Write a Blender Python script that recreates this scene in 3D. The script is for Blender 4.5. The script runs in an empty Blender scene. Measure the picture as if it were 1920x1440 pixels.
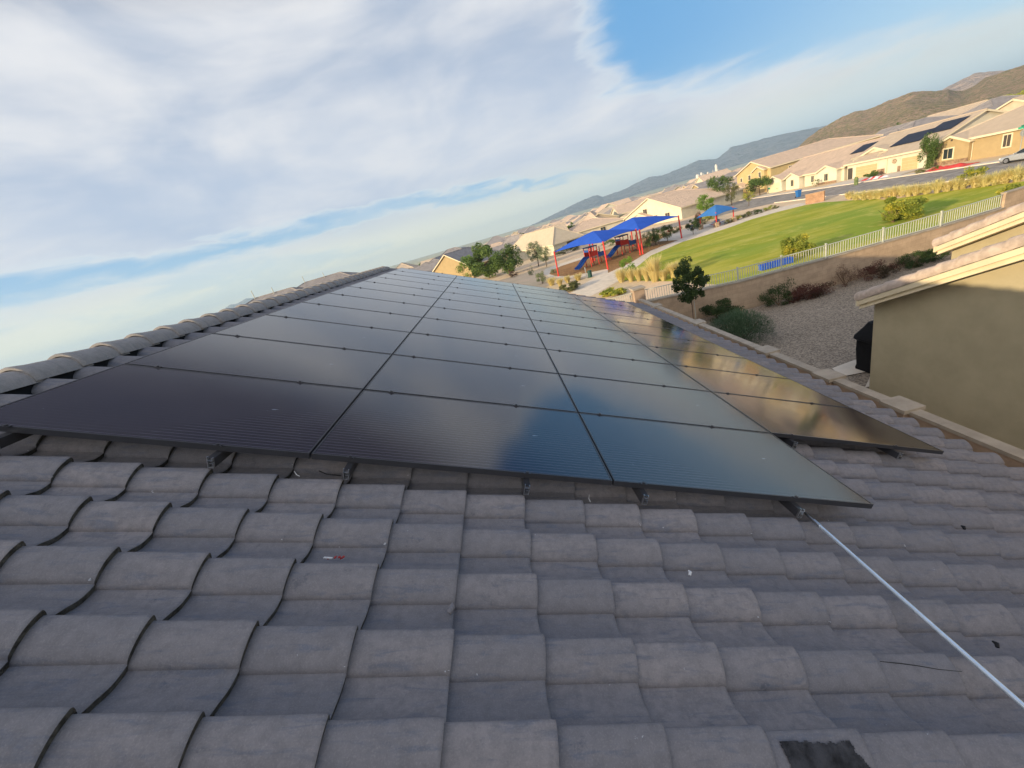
import bpy, math, random
from math import sin, cos, tan, pi, radians, atan2, sqrt, hypot
from mathutils import Vector as V, Matrix
random.seed(7)
S = bpy.context.scene
COL = S.collection
# ------------------------------------------------------------------ camera
FPX = 734.90035
R = ((0.98865507, -0.05548309, 0.13958076), (0.11172967, -0.34942253, -0.93027973), (0.10038746, 0.93532108, -0.33925925))
PITCH = radians(23.300853); CS, SN = cos(PITCH), sin(PITCH)
CAM = V((2.89144955, -1.96225254, 6.05538652)); Z0 = 5.93
def roofdir(v): return V((v[0] * CS + v[2] * SN, v[1], -v[0] * SN + v[2] * CS))
AX = [roofdir(r) for r in R]           # camera right, down, forward in the world
cd = bpy.data.cameras.new('camera'); cam = bpy.data.objects.new('camera', cd); COL.objects.link(cam)
cd.sensor_width = 36; cd.lens = FPX / 1920 * 36; cd.clip_start = .05; cd.clip_end = 60000
m = Matrix.Identity(4)
for i in range(3):
    m[i][0] = AX[0][i]; m[i][1] = -AX[1][i]; m[i][2] = -AX[2][i]; m[i][3] = CAM[i]
cam.matrix_world = m; S.camera = cam
def ray(px, py): return AX[0] * ((px - 960) / FPX) + AX[1] * ((py - 720) / FPX) + AX[2]
GZ = -2.5                              # level of the park and street below the back wall
def G(px, py, z=GZ):                   # where the line of sight meets the level z
    d = ray(px, py); return CAM + d * ((z - CAM.z) / d.z)
def GX(px, py, x): d = ray(px, py); return CAM + d * ((x - CAM.x) / d.x)
def GY(px, py, y): d = ray(px, py); return CAM + d * ((y - CAM.y) / d.y)
def AE(az, el, dist): a = radians(az); return V((CAM.x + sin(a) * dist, CAM.y + cos(a) * dist, CAM.z + tan(radians(el)) * dist))
PROF_G = [(0, GZ), (190, GZ), (600, -4.4), (900, -8), (2000, -16), (3500, -10), (4500, 3), (6000, 5.4), (20000, 5.9)]
def ground_z(x, y):
    r = hypot(x - CAM.x, y - CAM.y)
    for (a, p), (b, q) in zip(PROF_G, PROF_G[1:]):
        if a <= r <= b: return p + (q - p) * (r - a) / (b - a)
    return 5.9
# ------------------------------------------------------------------ sun, sky, exposure
SUN_DIR = V((1, .42, -.27)).normalized()          # the way the light travels
SUN_EL = math.asin(-SUN_DIR.z); SUN_AZ = atan2(-SUN_DIR.x, -SUN_DIR.y)
sl = bpy.data.lights.new('sun', 'SUN'); so = bpy.data.objects.new('sun', sl); COL.objects.link(so)
sl.energy = 5; sl.angle = radians(.5); sl.color = (1, .80, .51)
so.rotation_euler = SUN_DIR.to_track_quat('-Z', 'Y').to_euler(); so.location = (-60, -20, 60)
S.view_settings.view_transform = 'Standard'; S.view_settings.look = 'None'; S.view_settings.exposure = .40; S.view_settings.gamma = 1
w = bpy.data.worlds.new('World'); S.world = w; w.use_nodes = True
class NT:
    def __init__(s, t): s.t = t; t.nodes.clear()
    def n(s, kind, **k):
        o = s.t.nodes.new(kind); ins = k.pop('i', {})
        for a, b in k.items(): setattr(o, a, b)
        for a, b in ins.items(): s.put(o.inputs[a], b)
        return o
    def put(s, sock, b):
        if hasattr(b, 'node'): s.t.links.new(b, sock)
        elif hasattr(b, 'outputs'): s.t.links.new(b.outputs[0], sock)
        else:
            if isinstance(b, tuple) and len(b) == 3 and sock.type == 'RGBA': b = b + (1,)
            sock.default_value = b
    def m(s, op, a, b=0, c=None, clamp=False):
        o = s.n('ShaderNodeMath', operation=op, use_clamp=clamp); s.put(o.inputs[0], a); s.put(o.inputs[1], b)
        if c is not None: s.put(o.inputs[2], c)
        return o.outputs[0]
    def mix(s, f, a, b, mode='MIX'):
        o = s.n('ShaderNodeMix', data_type='RGBA', blend_type=mode); s.put(o.inputs[0], f); s.put(o.inputs[6], a); s.put(o.inputs[7], b); return o.outputs[2]
    def noise(s, vec, scale, detail=4, rough=.55, dist=0):
        o = s.n('ShaderNodeTexNoise', i={'Scale': scale, 'Detail': detail, 'Roughness': rough, 'Distortion': dist})
        if vec is not None: s.put(o.inputs['Vector'], vec)
        return o.outputs[0]
    def ramp(s, f, lo, hi, a=0, b=1, kind='SMOOTHSTEP'):
        o = s.n('ShaderNodeMapRange', interpolation_type=kind, i={0: f, 1: lo, 2: hi, 3: a, 4: b}); return o.outputs[0]
    def mapping(s, vec, scale=(1, 1, 1), rot=(0, 0, 0), loc=(0, 0, 0)):
        return s.n('ShaderNodeMapping', i={'Vector': vec, 'Scale': scale, 'Rotation': rot, 'Location': loc}).outputs[0]
T = NT(w.node_tree)
tc = T.n('ShaderNodeTexCoord'); D = tc.outputs['Generated']
sp = T.n('ShaderNodeSeparateXYZ', i={0: D}); dx, dy, dz = sp.outputs
az = T.m('MULTIPLY', T.m('ARCTAN2', dx, dy), 180 / pi); el = T.m('MULTIPLY', T.m('ARCSINE', dz), 180 / pi)
sky = T.n('ShaderNodeTexSky', sky_type='NISHITA', sun_disc=False, sun_elevation=SUN_EL, sun_rotation=SUN_AZ, altitude=600, air_density=1, dust_density=1.2, ozone_density=1.5)
zz = T.m('ADD', T.m('MAXIMUM', dz, 0), .10)
P = T.n('ShaderNodeCombineXYZ', i={0: T.m('DIVIDE', dx, zz), 1: T.m('DIVIDE', dy, zz), 2: 0.0}).outputs[0]
A = T.n('ShaderNodeCombineXYZ', i={0: T.m('MULTIPLY', az, .045), 1: T.m('MULTIPLY', el, .10), 2: 0.0}).outputs[0]
nA = T.m('SUBTRACT', T.noise(A, 1.3, 7, .6, .4), .5)
nF = T.m('SUBTRACT', T.noise(T.mapping(A, (1.0, 2.0, 1), (0, 0, -.5)), 3.2, 6, .55, .5), .5)
nS = T.m('SUBTRACT', T.noise(T.mapping(A, (.8, .85, 1), (0, 0, -.35)), 1.25, 6, .5, .5), .5)
nP = T.m('SUBTRACT', T.noise(T.mapping(P, (1, 1, 1), (0, 0, .3)), .9, 6, .55, .5), .5)
nW = T.noise(T.mapping(A, (.6, 1.3, 1), (0, 0, .12)), .9, 5, .5, .4)
# the clear part on the right
azn = T.m('ADD', az, T.m('ADD', T.m('MULTIPLY', nA, 9), T.m('MULTIPLY', nF, 6)))
eln = T.m('ADD', el, T.m('ADD', T.m('MULTIPLY', nA, 5), T.m('MULTIPLY', nF, 4.5)))
c1 = T.m('MULTIPLY', T.ramp(azn, 14.5, 21.5), T.ramp(T.m('ADD', eln, T.m('MULTIPLY', T.m('SUBTRACT', az, 20), .19)), 8.3, 12.8))
c1 = T.m('MULTIPLY', c1, T.ramp(azn, 150, 80))
c1 = T.m('MULTIPLY', c1, T.ramp(el, 60, 38))
# the long thin gap on the left, about seven degrees up
gc = T.m('SUBTRACT', T.m('ADD', el, T.m('ADD', T.m('MULTIPLY', nA, 2.4), T.m('MULTIPLY', nF, 3.6))), T.m('SUBTRACT', 6.9, T.m('MULTIPLY', T.m('MAXIMUM', T.m('ADD', az, 12), 0), .11)))
gw = T.m('ADD', T.ramp(az, -50, 20, 1.3, .6, 'LINEAR'), T.m('MULTIPLY', nS, 2.2))
c2 = T.m('SUBTRACT', 1, T.ramp(T.m('DIVIDE', T.m('ABSOLUTE', gc), gw), .05, 1.7))
c2 = T.m('MULTIPLY', c2, T.ramp(az, 26, 4, .0, .92))
c2 = T.m('MULTIPLY', c2, T.ramp(nW, .30, .55, .55, 1))
# thin streaks below it
c3 = T.m('MULTIPLY', T.ramp(T.m('ADD', T.m('MULTIPLY', nW, 1), T.m('MULTIPLY', nF, .35)), .50, .66), T.m('MULTIPLY', T.ramp(el, 7, 4.5), .45))
clear = T.m('MAXIMUM', c1, T.m('MAXIMUM', c2, c3))
blue = T.mix(T.m('MULTIPLY', T.ramp(el, 1, 14), 1), (.34, .60, .84), (.13, .40, .76))
blue = T.mix(T.m('MULTIPLY', T.ramp(az, 22, 58), .55), blue, (.62, .80, .90))
skyc = T.mix(.75, T.mix(1, sky.outputs[0], (.12, .12, .12), 'MULTIPLY'), blue)
shade = T.ramp(T.m('ADD', T.m('MULTIPLY', nW, .5), T.m('ADD', T.m('MULTIPLY', nS, 1.05), T.m('MULTIPLY', nF, .16))), .02, .46)
grey = T.mix(T.ramp(el, 25, 10), (.37, .45, .59), (.44, .53, .68))
cloud = T.mix(shade, grey, (.74, .75, .78))
edge = T.ramp(T.m('MULTIPLY', T.m('SUBTRACT', 1, clear), clear), .02, .22)
cloud = T.mix(T.m('MULTIPLY', edge, .7), cloud, (.82, .82, .80))
cloud = T.mix(T.ramp(el, 8.5, 3, 0, .75), cloud, (.76, .78, .70))
low = T.mix(T.ramp(az, -10, 45, 0, 1), (1.05, 1.0, .70), (.74, .88, .90))
cloud = T.mix(T.ramp(el, 5.5, 0.5, 0, .9), cloud, low)
skyf = T.mix(clear, cloud, T.mix(T.ramp(el, 19, 30), skyc, (.03, .15, .42)))
skyf = T.mix(T.ramp(el, 2.0, -.2, 0, .6), skyf, low)
dark = T.m('MULTIPLY', T.ramp(el, 25, 34), T.ramp(az, 22, 6))
dark = T.m('MULTIPLY', dark, T.ramp(az, -150, -90))
skyf = T.mix(T.m('MULTIPLY', dark, .88), skyf, (.075, .07, .12))
skyf = T.mix(T.ramp(el, 46, 68, 0, .9), skyf, (.30, .38, .56))
sdv = -SUN_DIR; glow = T.m('ADD', T.m('ADD', T.m('MULTIPLY', dx, sdv.x), T.m('MULTIPLY', dy, sdv.y - .35)), T.m('MULTIPLY', dz, sdv.z))
skyf = T.mix(T.m('MULTIPLY', T.ramp(glow, .25, 1.05), 1), skyf, (1.45, 1.42, 1.42))   # brighter sky added on the sun side, out of view behind the camera
T.n('ShaderNodeOutputWorld', i={0: T.n('ShaderNodeBackground', i={0: skyf, 1: .85})})
# ------------------------------------------------------------------ materials
MATS = {}
def mat(name, base=(.5, .5, .5), rough=.8, spec=.3, var=.12, scale=6, bump=0, bscale=60, metal=0, stretch=(1, 1, 1), col2=None, coords='Object', extra=None, bdist=.01):
    if name in MATS: return MATS[name]
    mt = bpy.data.materials.new(name); mt.use_nodes = True; t = NT(mt.node_tree); MATS[name] = mt
    c = t.n('ShaderNodeTexCoord').outputs[coords]
    v = t.mapping(c, stretch)
    n = t.noise(v, scale, 5, .6)
    c2 = col2 or tuple(x * (1 - 2.2 * var) for x in base)
    c1 = base if col2 else tuple(min(1, x * (1 + var)) for x in base)
    colr = t.mix(t.ramp(n, .3, .7), c2, c1)
    b = t.n('ShaderNodeBsdfPrincipled', i={'Base Color': colr, 'Roughness': rough, 'Metallic': metal, 'Specular IOR Level': spec})
    if bump:
        bn = t.n('ShaderNodeBump', i={'Strength': bump, 'Distance': bdist, 'Height': t.noise(v, bscale, 3, .6)}); t.put(b.inputs['Normal'], bn.outputs[0])
    if extra: extra(t, b, c, colr)
    t.n('ShaderNodeOutputMaterial', i={0: b.outputs[0]})
    return mt
# ------------------------------------------------------------------ mesh building
class MB:
    def __init__(s): s.v = []; s.f = []; s.mi = []; s.cur = 0
    def face(s, pts, mi=None):
        n = len(s.v); s.v += [tuple(p) for p in pts]; s.f.append(tuple(range(n, n + len(pts)))); s.mi.append(s.cur if mi is None else mi)
    def box(s, c, d, rz=0, tilt=None):
        c = V(c); h = V(d) / 2; M = Matrix.Rotation(rz, 3, 'Z')
        if tilt is not None: M = tilt
        n = len(s.v)
        for x in (-1, 1):
            for y in (-1, 1):
                for z in (-1, 1): s.v.append(tuple(c + M @ V((x * h.x, y * h.y, z * h.z))))
        for q in ((0, 1, 3, 2), (4, 6, 7, 5), (0, 4, 5, 1), (2, 3, 7, 6), (0, 2, 6, 4), (1, 5, 7, 3)):
            s.f.append(tuple(n + i for i in q)); s.mi.append(s.cur)
    def prism(s, poly, z0, z1):
        # poly: list of (x,y) ; vertical prism ; z0/z1 numbers or functions
        n = len(s.v); k = len(poly)
        a = (lambda x, y: z0) if not callable(z0) else z0; b = (lambda x, y: z1) if not callable(z1) else z1
        for x, y in poly: s.v.append((x, y, a(x, y)))
        for x, y in poly: s.v.append((x, y, b(x, y)))
        s.f.append(tuple(n + k + i for i in range(k))); s.f.append(tuple(n + i for i in reversed(range(k))))
        for i in range(k): j = (i + 1) % k; s.f.append((n + i, n + j, n + k + j, n + k + i))
        s.mi += [s.cur] * (k + 2)
    def tube(s, pts, rad, seg=8, cap=True):
        pts = [V(p) for p in pts]; rr = rad if isinstance(rad, (list, tuple)) else [rad] * len(pts)
        n0 = len(s.v); k = len(pts); up = None
        for i, p in enumerate(pts):
            d = (pts[min(i + 1, k - 1)] - pts[max(i - 1, 0)]).normalized()
            ref = V((0, 0, 1)) if abs(d.z) < .95 else V((1, 0, 0))
            a = d.cross(ref).normalized(); b = d.cross(a)
            for j in range(seg):
                t = 2 * pi * j / seg; s.v.append(tuple(p + (a * cos(t) + b * sin(t)) * rr[i]))
        for i in range(k - 1):
            for j in range(seg):
                j2 = (j + 1) % seg; s.f.append((n0 + i * seg + j, n0 + i * seg + j2, n0 + (i + 1) * seg + j2, n0 + (i + 1) * seg + j)); s.mi.append(s.cur)
        if cap:
            s.f.append(tuple(n0 + j for j in range(seg))); s.f.append(tuple(n0 + (k - 1) * seg + j for j in reversed(range(seg)))); s.mi += [s.cur] * 2
    def sheet(s, grid):
        # grid[i][j] of points
        n = len(s.v); a = len(grid); b = len(grid[0])
        for r in grid: s.v += [tuple(p) for p in r]
        for i in range(a - 1):
            for j in range(b - 1): s.f.append((n + i * b + j, n + i * b + j + 1, n + (i + 1) * b + j + 1, n + (i + 1) * b + j)); s.mi.append(s.cur)
    def make(s, name, mt, parent=None, smooth=None, loc=None):
        me = bpy.data.meshes.new(name); me.from_pydata(s.v, [], s.f)
        for q in (mt if isinstance(mt, (list, tuple)) else [mt]): me.materials.append(q)
        if isinstance(mt, (list, tuple)): me.polygons.foreach_set('material_index', s.mi)
        if smooth:
            me.polygons.foreach_set('use_smooth', [True] * len(me.polygons))
            if smooth is not True: me.set_sharp_from_angle(angle=radians(smooth))
        o = bpy.data.objects.new(name, me); COL.objects.link(o)
        if loc is not None:
            o.location = loc
        if parent is not None:
            o.parent = parent
            if parent.type == 'EMPTY' or True:
                o.matrix_parent_inverse = parent.matrix_basis.inverted()
        return o
def tag(o, label=None, cat=None, group=None, kind=None):
    if label: o['label'] = label
    if cat: o['category'] = cat
    if group: o['group'] = group
    if kind: o['kind'] = kind
    return o
def thing(name, label, cat, loc=(0, 0, 0), group=None):
    o = bpy.data.objects.new(name, None); COL.objects.link(o); o.location = loc; o.empty_display_size = .3
    return tag(o, label, cat, group)
def clone(o, loc, rz=0, sc=1, label=None, group=None):
    # parts of a source are children; sub-parts are grandchildren
    r = o.copy(); COL.objects.link(r); r.location = loc; r.rotation_euler = (0, 0, rz); r.scale = (sc, sc, sc) if not isinstance(sc, tuple) else sc
    if label: r['label'] = label
    if group: r['group'] = group
    for c in list(o.children):
        d = c.copy(); COL.objects.link(d); d.parent = r
        for g_ in list(c.children):
            e = g_.copy(); COL.objects.link(e); e.parent = d
    return r
def struct(name, mb, mt, smooth=None): return tag(mb.make(name, mt, smooth=smooth), kind='structure')
ORD = ['first', 'second', 'third', 'fourth', 'fifth', 'sixth', 'seventh', 'eighth', 'ninth', 'tenth', 'eleventh', 'twelfth', 'thirteenth', 'fourteenth', 'fifteenth', 'sixteenth', 'seventeenth', 'eighteenth', 'nineteenth', 'twentieth']
RP = lambda v, u, n: V((v * CS + n * SN, u, Z0 - v * SN + n * CS))   # a point given down-slope, along the ridge, off the panel plane
# ------------------------------------------------------------------ the setting: ground, park, streets
HX = lambda x: 1.413 * x - 1.194      # survey grid (taken with the eye 6.05 m up) to metres on the lower ground
HY = lambda y: 1.413 * y + .81
HZ = lambda z: 1.413 * z + GZ
def gravel_extra(s1, a, b_, amt=.55):
    def f(t, b, c, colr):
        vo = t.n('ShaderNodeTexVoronoi', i={'Vector': c, 'Scale': s1}); vc = t.n('ShaderNodeSeparateColor', i={0: vo.outputs['Color']})
        k = t.mix(vc.outputs[0], a, b_); t.put(b.inputs['Base Color'], t.mix(amt, colr, k))
        bm = t.n('ShaderNodeBump', i={'Strength': .8, 'Distance': .02, 'Height': vo.outputs['Distance']}); t.put(b.inputs['Normal'], bm.outputs[0])
    return f
GRAVEL = mat('gravel', (.31, .25, .19), .95, .1, .10, .5, extra=gravel_extra(26, (.11, .085, .065), (.50, .41, .31), .65))
DESERT = mat('desert_ground', (.74, .54, .37), .95, .1, .15, .12, col2=(.50, .42, .27), extra=gravel_extra(9, (.52, .38, .25), (.78, .60, .42), .35))
def lawn_x(t, b, c, colr):
    st = t.noise(t.mapping(c, (.10, .45, 1), (0, 0, .5)), 1.0, 7, .68, .6)
    k = t.mix(t.ramp(st, .38, .62), (.34, .36, .03), (.54, .47, .08))
    fine = t.noise(c, 9, 4, .7); k = t.mix(t.m('MULTIPLY', fine, .5), k, (.20, .25, .02))
    bg = t.noise(t.mapping(c, (.05, .09, 1)), 1, 3); k = t.mix(t.ramp(bg, .50, .62, 0, .7), k, (.19, .30, .03)); pt = t.noise(c, .55, 7, .72); k = t.mix(t.ramp(pt, .52, .66, 0, .55), k, (.52, .46, .12)); pt2 = t.noise(c, 1.7, 5, .7); k = t.mix(t.ramp(pt2, .55, .7, 0, .5), k, (.22, .29, .03))
    t.put(b.inputs['Base Color'], k)
    bm = t.n('ShaderNodeBump', i={'Strength': .9, 'Distance': .06, 'Height': t.noise(c, 22, 4, .7)}); t.put(b.inputs['Normal'], bm.outputs[0])
LAWN = mat('lawn_grass', (.2, .25, .04), .9, .15, extra=lawn_x)
CONC = mat('pale_concrete', (.70, .60, .48), .85, .2, .06, 1.5, bump=.3, bscale=30)
ASPH = mat('asphalt', (.30, .27, .24), .9, .2, .15, .8, bump=.4, bscale=60)
MULCH = mat('wood_mulch', (.36, .20, .09), .95, .1, .15, 3, bump=.8, bscale=25, bdist=.03)
def plain_x(t, b, c, colr):
    n1 = t.noise(t.mapping(c, (.0025, .004, 1)), 1, 6, .65); n2 = t.noise(t.mapping(c, (.03, .05, 1)), 1, 4, .7)
    k = t.mix(t.ramp(n1, .35, .65), (.34, .33, .19), (.50, .44, .28)); k = t.mix(t.ramp(n2, .5, .7, 0, .6), k, (.14, .17, .08)); t.put(b.inputs['Base Color'], k)
PLAIN = mat('desert_plain', (.4, .35, .2), .95, .1, extra=plain_x)
# ground as one sheet reaching the horizon: level near, falling gently towards the valley
mb = MB(); rings = [1] + [10 * k for k in range(2, 20)] + [240, 320, 400, 500, 650, 900, 1200, 1600, 2000, 2700, 3500, 4000, 4500, 5200, 6000, 8000, 11900]
grid = []
for r in rings:
    row = []
    for k in range(73):
        a = 2 * pi * k / 72; x = CAM.x + r * sin(a); y = CAM.y + r * cos(a); z = ground_z(x, y)
        row.append((x, y, z - .03))
    grid.append(row)
mb.sheet(grid); struct('ground', mb, PLAIN)
def flat(name, poly, z, mt, th=.0):
    mb = MB(); mb.face([(x, y, z) for x, y in poly]); return struct(name, mb, mt)
def gp(*pts): return [(G(px, py).x, G(px, py).y) for px, py in pts]
# own and neighbouring lots (level with the house)
mb = MB(); mb.prism([(-22, -25), (48, -25), (48, 15.0), (34, 14.9), (22, 15.25), (13.2, 15.4), (9.1, 16.6), (-22, 20)], GZ, 0.0); struct('yard_gravel', mb, GRAVEL)
# park base
flat('park_ground', [(-40, 17), (9, 17), (60, 16), (60, 75), (60, 130), (-10, 140), (-40, 120)], GZ + .002, DESERT)
lawn = [(17.0, 39.5)] + gp((1160, 526), (1180, 510), (1200, 496), (1220, 479.5), (1280, 453.5), (1327, 440), (1375, 424), (1407, 412), (1460, 397), (1508, 385), (1547, 379)) + [(HX(38.3), HY(41)), (HX(37.6), HY(35.5)), (HX(36.5), HY(33)), (HX(37.3), HY(30.8)), (HX(38.2), HY(27.5)), (HX(38.8), HY(24)), (HX(39.0), HY(15)), (HX(40), 16.2), (24, 16.5), (21, 27), (19, 36.5)]
lawn = lawn[1:]
flat('lawn', lawn, GZ + .016, LAWN)
path = gp((1070, 549), (1092, 534), (1116, 520), (1140, 512), (1180, 494), (1220, 470), (1275, 449), (1307, 438), (1345, 427), (1407, 406), (1457, 390), (1500, 381), (1520, 381), (1508, 386), (1460, 398), (1407, 413), (1375, 425), (1327, 441), (1280, 454.5), (1220, 480.5), (1200, 497), (1180, 511), (1160, 527), (1128, 545), (1106, 556))
flat('footpath', path, GZ + .012, CONC)
ring = [(1120, 519), (1090, 519), (1060, 523), (1030, 520), (1018, 512), (1022, 505), (1045, 496), (1095, 481), (1098, 484), (1052, 499), (1032, 508), (1030, 514), (1042, 517.5), (1065, 518), (1095, 513), (1140, 504), (1140, 513)]
flat('playground_path', gp(*ring), GZ + .010, CONC)
flat('playground_mulch', gp((1033, 508), (1052, 499), (1095, 484), (1150, 464), (1200, 447), (1250, 437), (1297, 436), (1290, 446), (1220, 471), (1180, 494.5), (1140, 512), (1095, 515), (1065, 519), (1042, 519), (1030, 515)), GZ + .006, MULCH)
flat('picnic_pad', gp((1230, 453), (1262, 436), (1300, 426), (1352, 415), (1372, 414), (1345, 428), (1307, 439), (1275, 450)), GZ + .0145, CONC)
sx0, sx1 = HX(42.0), HX(49.2)
flat('street', [(sx0, HY(8)), (sx1, HY(8)), (sx1, HY(110)), (sx0, HY(110)), (sx0, HY(66)), (HX(37), HY(66.5)), (HX(30), HY(70)), (HX(27), HY(69)), (HX(31), HY(61)), (HX(38), HY(58.5)), (sx0, HY(55))], GZ + .02, ASPH)
mb = MB()
mb.box(((sx1 + .12), HY(60), GZ + .06), (.24, HY(110) - HY(8), .16)); mb.box((sx0 - .12, (HY(8) + HY(55)) / 2, GZ + .06), (.24, HY(55) - HY(8), .16))
struct('kerb', mb, CONC)
SW = mat('sidewalk_concrete', (.60, .54, .46), .85, .2, .05, 1.2)
flat('sidewalk', [(sx1 + .24, HY(8)), (sx1 + 1.9, HY(8)), (sx1 + 1.9, HY(110)), (sx1 + .24, HY(110))], GZ + .1, SW)
for a, b in ((46.6, 51.0), (52.2, 57.0), (68.6, 73.4)):
    flat('driveway', [(sx1 + .24, HY(a) - .6), (HX(54) + .5, HY(a)), (HX(54) + .5, HY(b)), (sx1 + .24, HY(b) + .6)], GZ + .11, SW)
flat('front_yards', [(sx1 + .24, HY(8)), (120, HY(8)), (120, HY(110)), (sx1 + .24, HY(110))], GZ + .05, DESERT)
flat('verge', [(HX(38.9), HY(8)), (sx0 - .24, HY(8)), (sx0 - .24, HY(46)), (HX(39), HY(42)), (HX(37.3), HY(35)), (HX(37.2), HY(31))], GZ + .012, DESERT)
# ------------------------------------------------------------------ own house
ROTP = Matrix(((CS, 0, SN), (0, 1, 0), (-SN, 0, CS)))          # columns: down-slope, along, normal
TIL = mat('roof_tile', (.2, .2, .2), .88, .25)
def tile_mat(name, c1, c2, c3, k=1, bump=.35, lichen=0):
    mt = bpy.data.materials.new(name); mt.use_nodes = True; t = NT(mt.node_tree); MATS[name] = mt
    g = t.n('ShaderNodeTexCoord').outputs['Object']
    at = t.n('ShaderNodeAttribute', attribute_name='tone').outputs['Fac']
    big = t.noise(t.mapping(g, (1, 4, 1)), 2.2, 4, .6); st = t.noise(t.mapping(g, (3.0, 22, 3)), 1.6, 6, .65, .6); fi = t.noise(g, 190, 3, .6); md = t.noise(g, 24, 5, .7)
    c = t.mix(t.ramp(t.m('ADD', t.m('MULTIPLY', big, .5), t.m('MULTIPLY', at, .3)), .3, .7), c1, c2)
    c = t.mix(t.ramp(st, .50, .68, 0, .6), c, c3)
    c = t.mix(t.ramp(md, .35, .7, 0, .5), c, tuple(x * .66 for x in c1))
    lic = t.noise(g, 11, 6, .75); c = t.mix(t.ramp(lic, .60, .70, 0, .35), c, tuple(x * .5 for x in c3))
    c = t.mix(t.ramp(fi, .45, .8, 0, .25), c, tuple(min(1, x * 1.5) for x in c2))
    sc_ = t.noise(t.mapping(g, (9, 9, 9)), 3.1, 2, .5); sc2 = t.noise(g, 60, 4, .7)
    c = t.mix(t.m('MULTIPLY', t.ramp(sc_, .76, .79), t.ramp(sc2, .52, .6)), c, (.55, .55, .58))
    bn = t.n('ShaderNodeBump', i={'Strength': bump, 'Distance': .004, 'Height': t.m('ADD', fi, md)})
    b = t.n('ShaderNodeBsdfPrincipled', i={'Base Color': c, 'Roughness': .85, 'Specular IOR Level': .25, 'Normal': bn.outputs[0]})
    t.n('ShaderNodeOutputMaterial', i={0: b.outputs[0]}); return mt
TILE = tile_mat('concrete_roof_tile', (.190, .180, .190), (.275, .246, .242), (.10, .12, .165))
PER = .2865; CO = .345; CREST = .045
def prof(s_):
    # from the crest towards the viewer (-U): overlapping crest edge, barrel, crease, pan that rises gently under the next crest
    if s_ <= .122: return .012 + .066 * cos(pi / 2 * min(1, max(0, (s_ - .004)) / .118)) ** .72
    q = (s_ - .122) / (PER - .122); return .004 - .008 * sin(pi * min(1, q * 1.6)) * (q < .63) + .026 * q ** 2.4
ss = [-.006, -.005, -.002, .004, .014, .03, .046, .062, .078, .092, .104, .113, .119, .122, .1225, .142, .17, .19, .21, .23, .25, .27, PER]
hh = [prof(s_) for s_ in ss]; hh[0] = .022; hh[1] = .060; hh[2] = .073; hh[12] = .019; hh[13] = .009
NB = -.222; TILT = .033
def lay_tiles(mb, tones, v_first, ncourse, u_hi, ncol, flip=1, lod=1, hole=None):
    rnd = random.Random(3)
    S2 = list(zip(ss, hh)); S2 = S2 if lod == 1 else S2[::2] + [S2[-1]]
    k = len(S2)
    for c in range(ncourse):
        vb = v_first + CO * c; vh = vb - CO - .06
        for j in range(ncol):
            uc = u_hi - PER * j
            if hole and (c, j) in hole: continue
            du = rnd.uniform(-.002, .002); dn = rnd.uniform(-.002, .002) + (.034 if c == 0 else 0); dv = rnd.uniform(-.004, .004); tone = rnd.random()
            n0 = len(mb.v)
            if flip == 1 and rnd.random() < .55 and vb > 0:
                chips.append((vb - rnd.uniform(.004, .012), uc - rnd.uniform(.095, .118), NB + TILT + .022 + dn, rnd.uniform(.5, 1.1)))
            rows = [(vh, NB - .003, 0), (vb + dv - .014, NB + TILT - .0005, 0), (vb + dv - .004, NB + TILT - .0015, 0), (vb + dv, NB + TILT - .005, 0), (vb + dv - .002, NB + .003, 0), (vh + .05, NB - .02, 0)]
            for (v_, nb, _) in rows:
                for s_, h in S2:
                    p = RP(v_, uc - s_ + du, nb + h + dn) if flip == 1 else None
                    if flip == -1:
                        q = RP(v_, uc - s_ + du, nb + h + dn); p = V((2 * XR - q.x, q.y, q.z))
                    mb.v.append(tuple(p))
            for i in range(len(rows) - 1):
                for a in range(k - 1):
                    f = (n0 + i * k + a, n0 + i * k + a + 1, n0 + (i + 1) * k + a + 1, n0 + (i + 1) * k + a)
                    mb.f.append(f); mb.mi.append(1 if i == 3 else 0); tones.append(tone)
XR = -.50                                   # the ridge line
ROOF_U0, ROOF_U1 = -4.2, 11.32
house = thing('tiled_house', 'house whose grey brown tiled roof fills the foreground under the solar array', 'house', (0, 5, 0))
def with_tone(o, tones):
    a = o.data.attributes.new('tone', 'FLOAT', 'FACE'); a.data.foreach_set('value', tones)
mb = MB(); tones = []; chips = []
# course butts fall at v = 2.64 + .345 k ; crests at u = -.05 - .2865 k
ncol = int((ROOF_U1 - ROOF_U0) / PER) + 1; u_hi = -.045 + PER * round((ROOF_U1 + .045) / PER)
VF = 2.64 - CO * 8; NC = 25
# the broken tile at the bottom of the picture
_b = V((0, 0, 0)); d_ = ray(1530, 1420); 
lay_tiles(mb, tones, VF, NC, u_hi, ncol)
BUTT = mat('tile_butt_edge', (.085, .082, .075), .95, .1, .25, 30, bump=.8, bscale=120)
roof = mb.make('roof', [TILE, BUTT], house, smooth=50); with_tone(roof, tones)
CHIP = mat('chipped_concrete', (.50, .50, .52), .9, .2)
mb = MB()
for v_, u_, n_, k_ in chips:
    if v_ > 5.5 or u_ > .4: continue
    for q in range(3):
        mb.box(RP(v_ + random.uniform(-.008, .004), u_ + random.uniform(-.006, .006), n_ + random.uniform(-.003, .002)), (.007 * k_ * random.uniform(.5, 1.3), .005 * k_, .003), tilt=ROTP)
tag(mb.make('edge_chips', CHIP, house), kind='stuff')
mb = MB(); tones = []; lay_tiles(mb, tones, VF, 16, u_hi, ncol, -1, 2)
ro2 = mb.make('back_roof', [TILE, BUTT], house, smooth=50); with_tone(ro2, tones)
UNDER = mat('roof_underlay', (.018, .018, .02), .9, .1)
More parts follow.
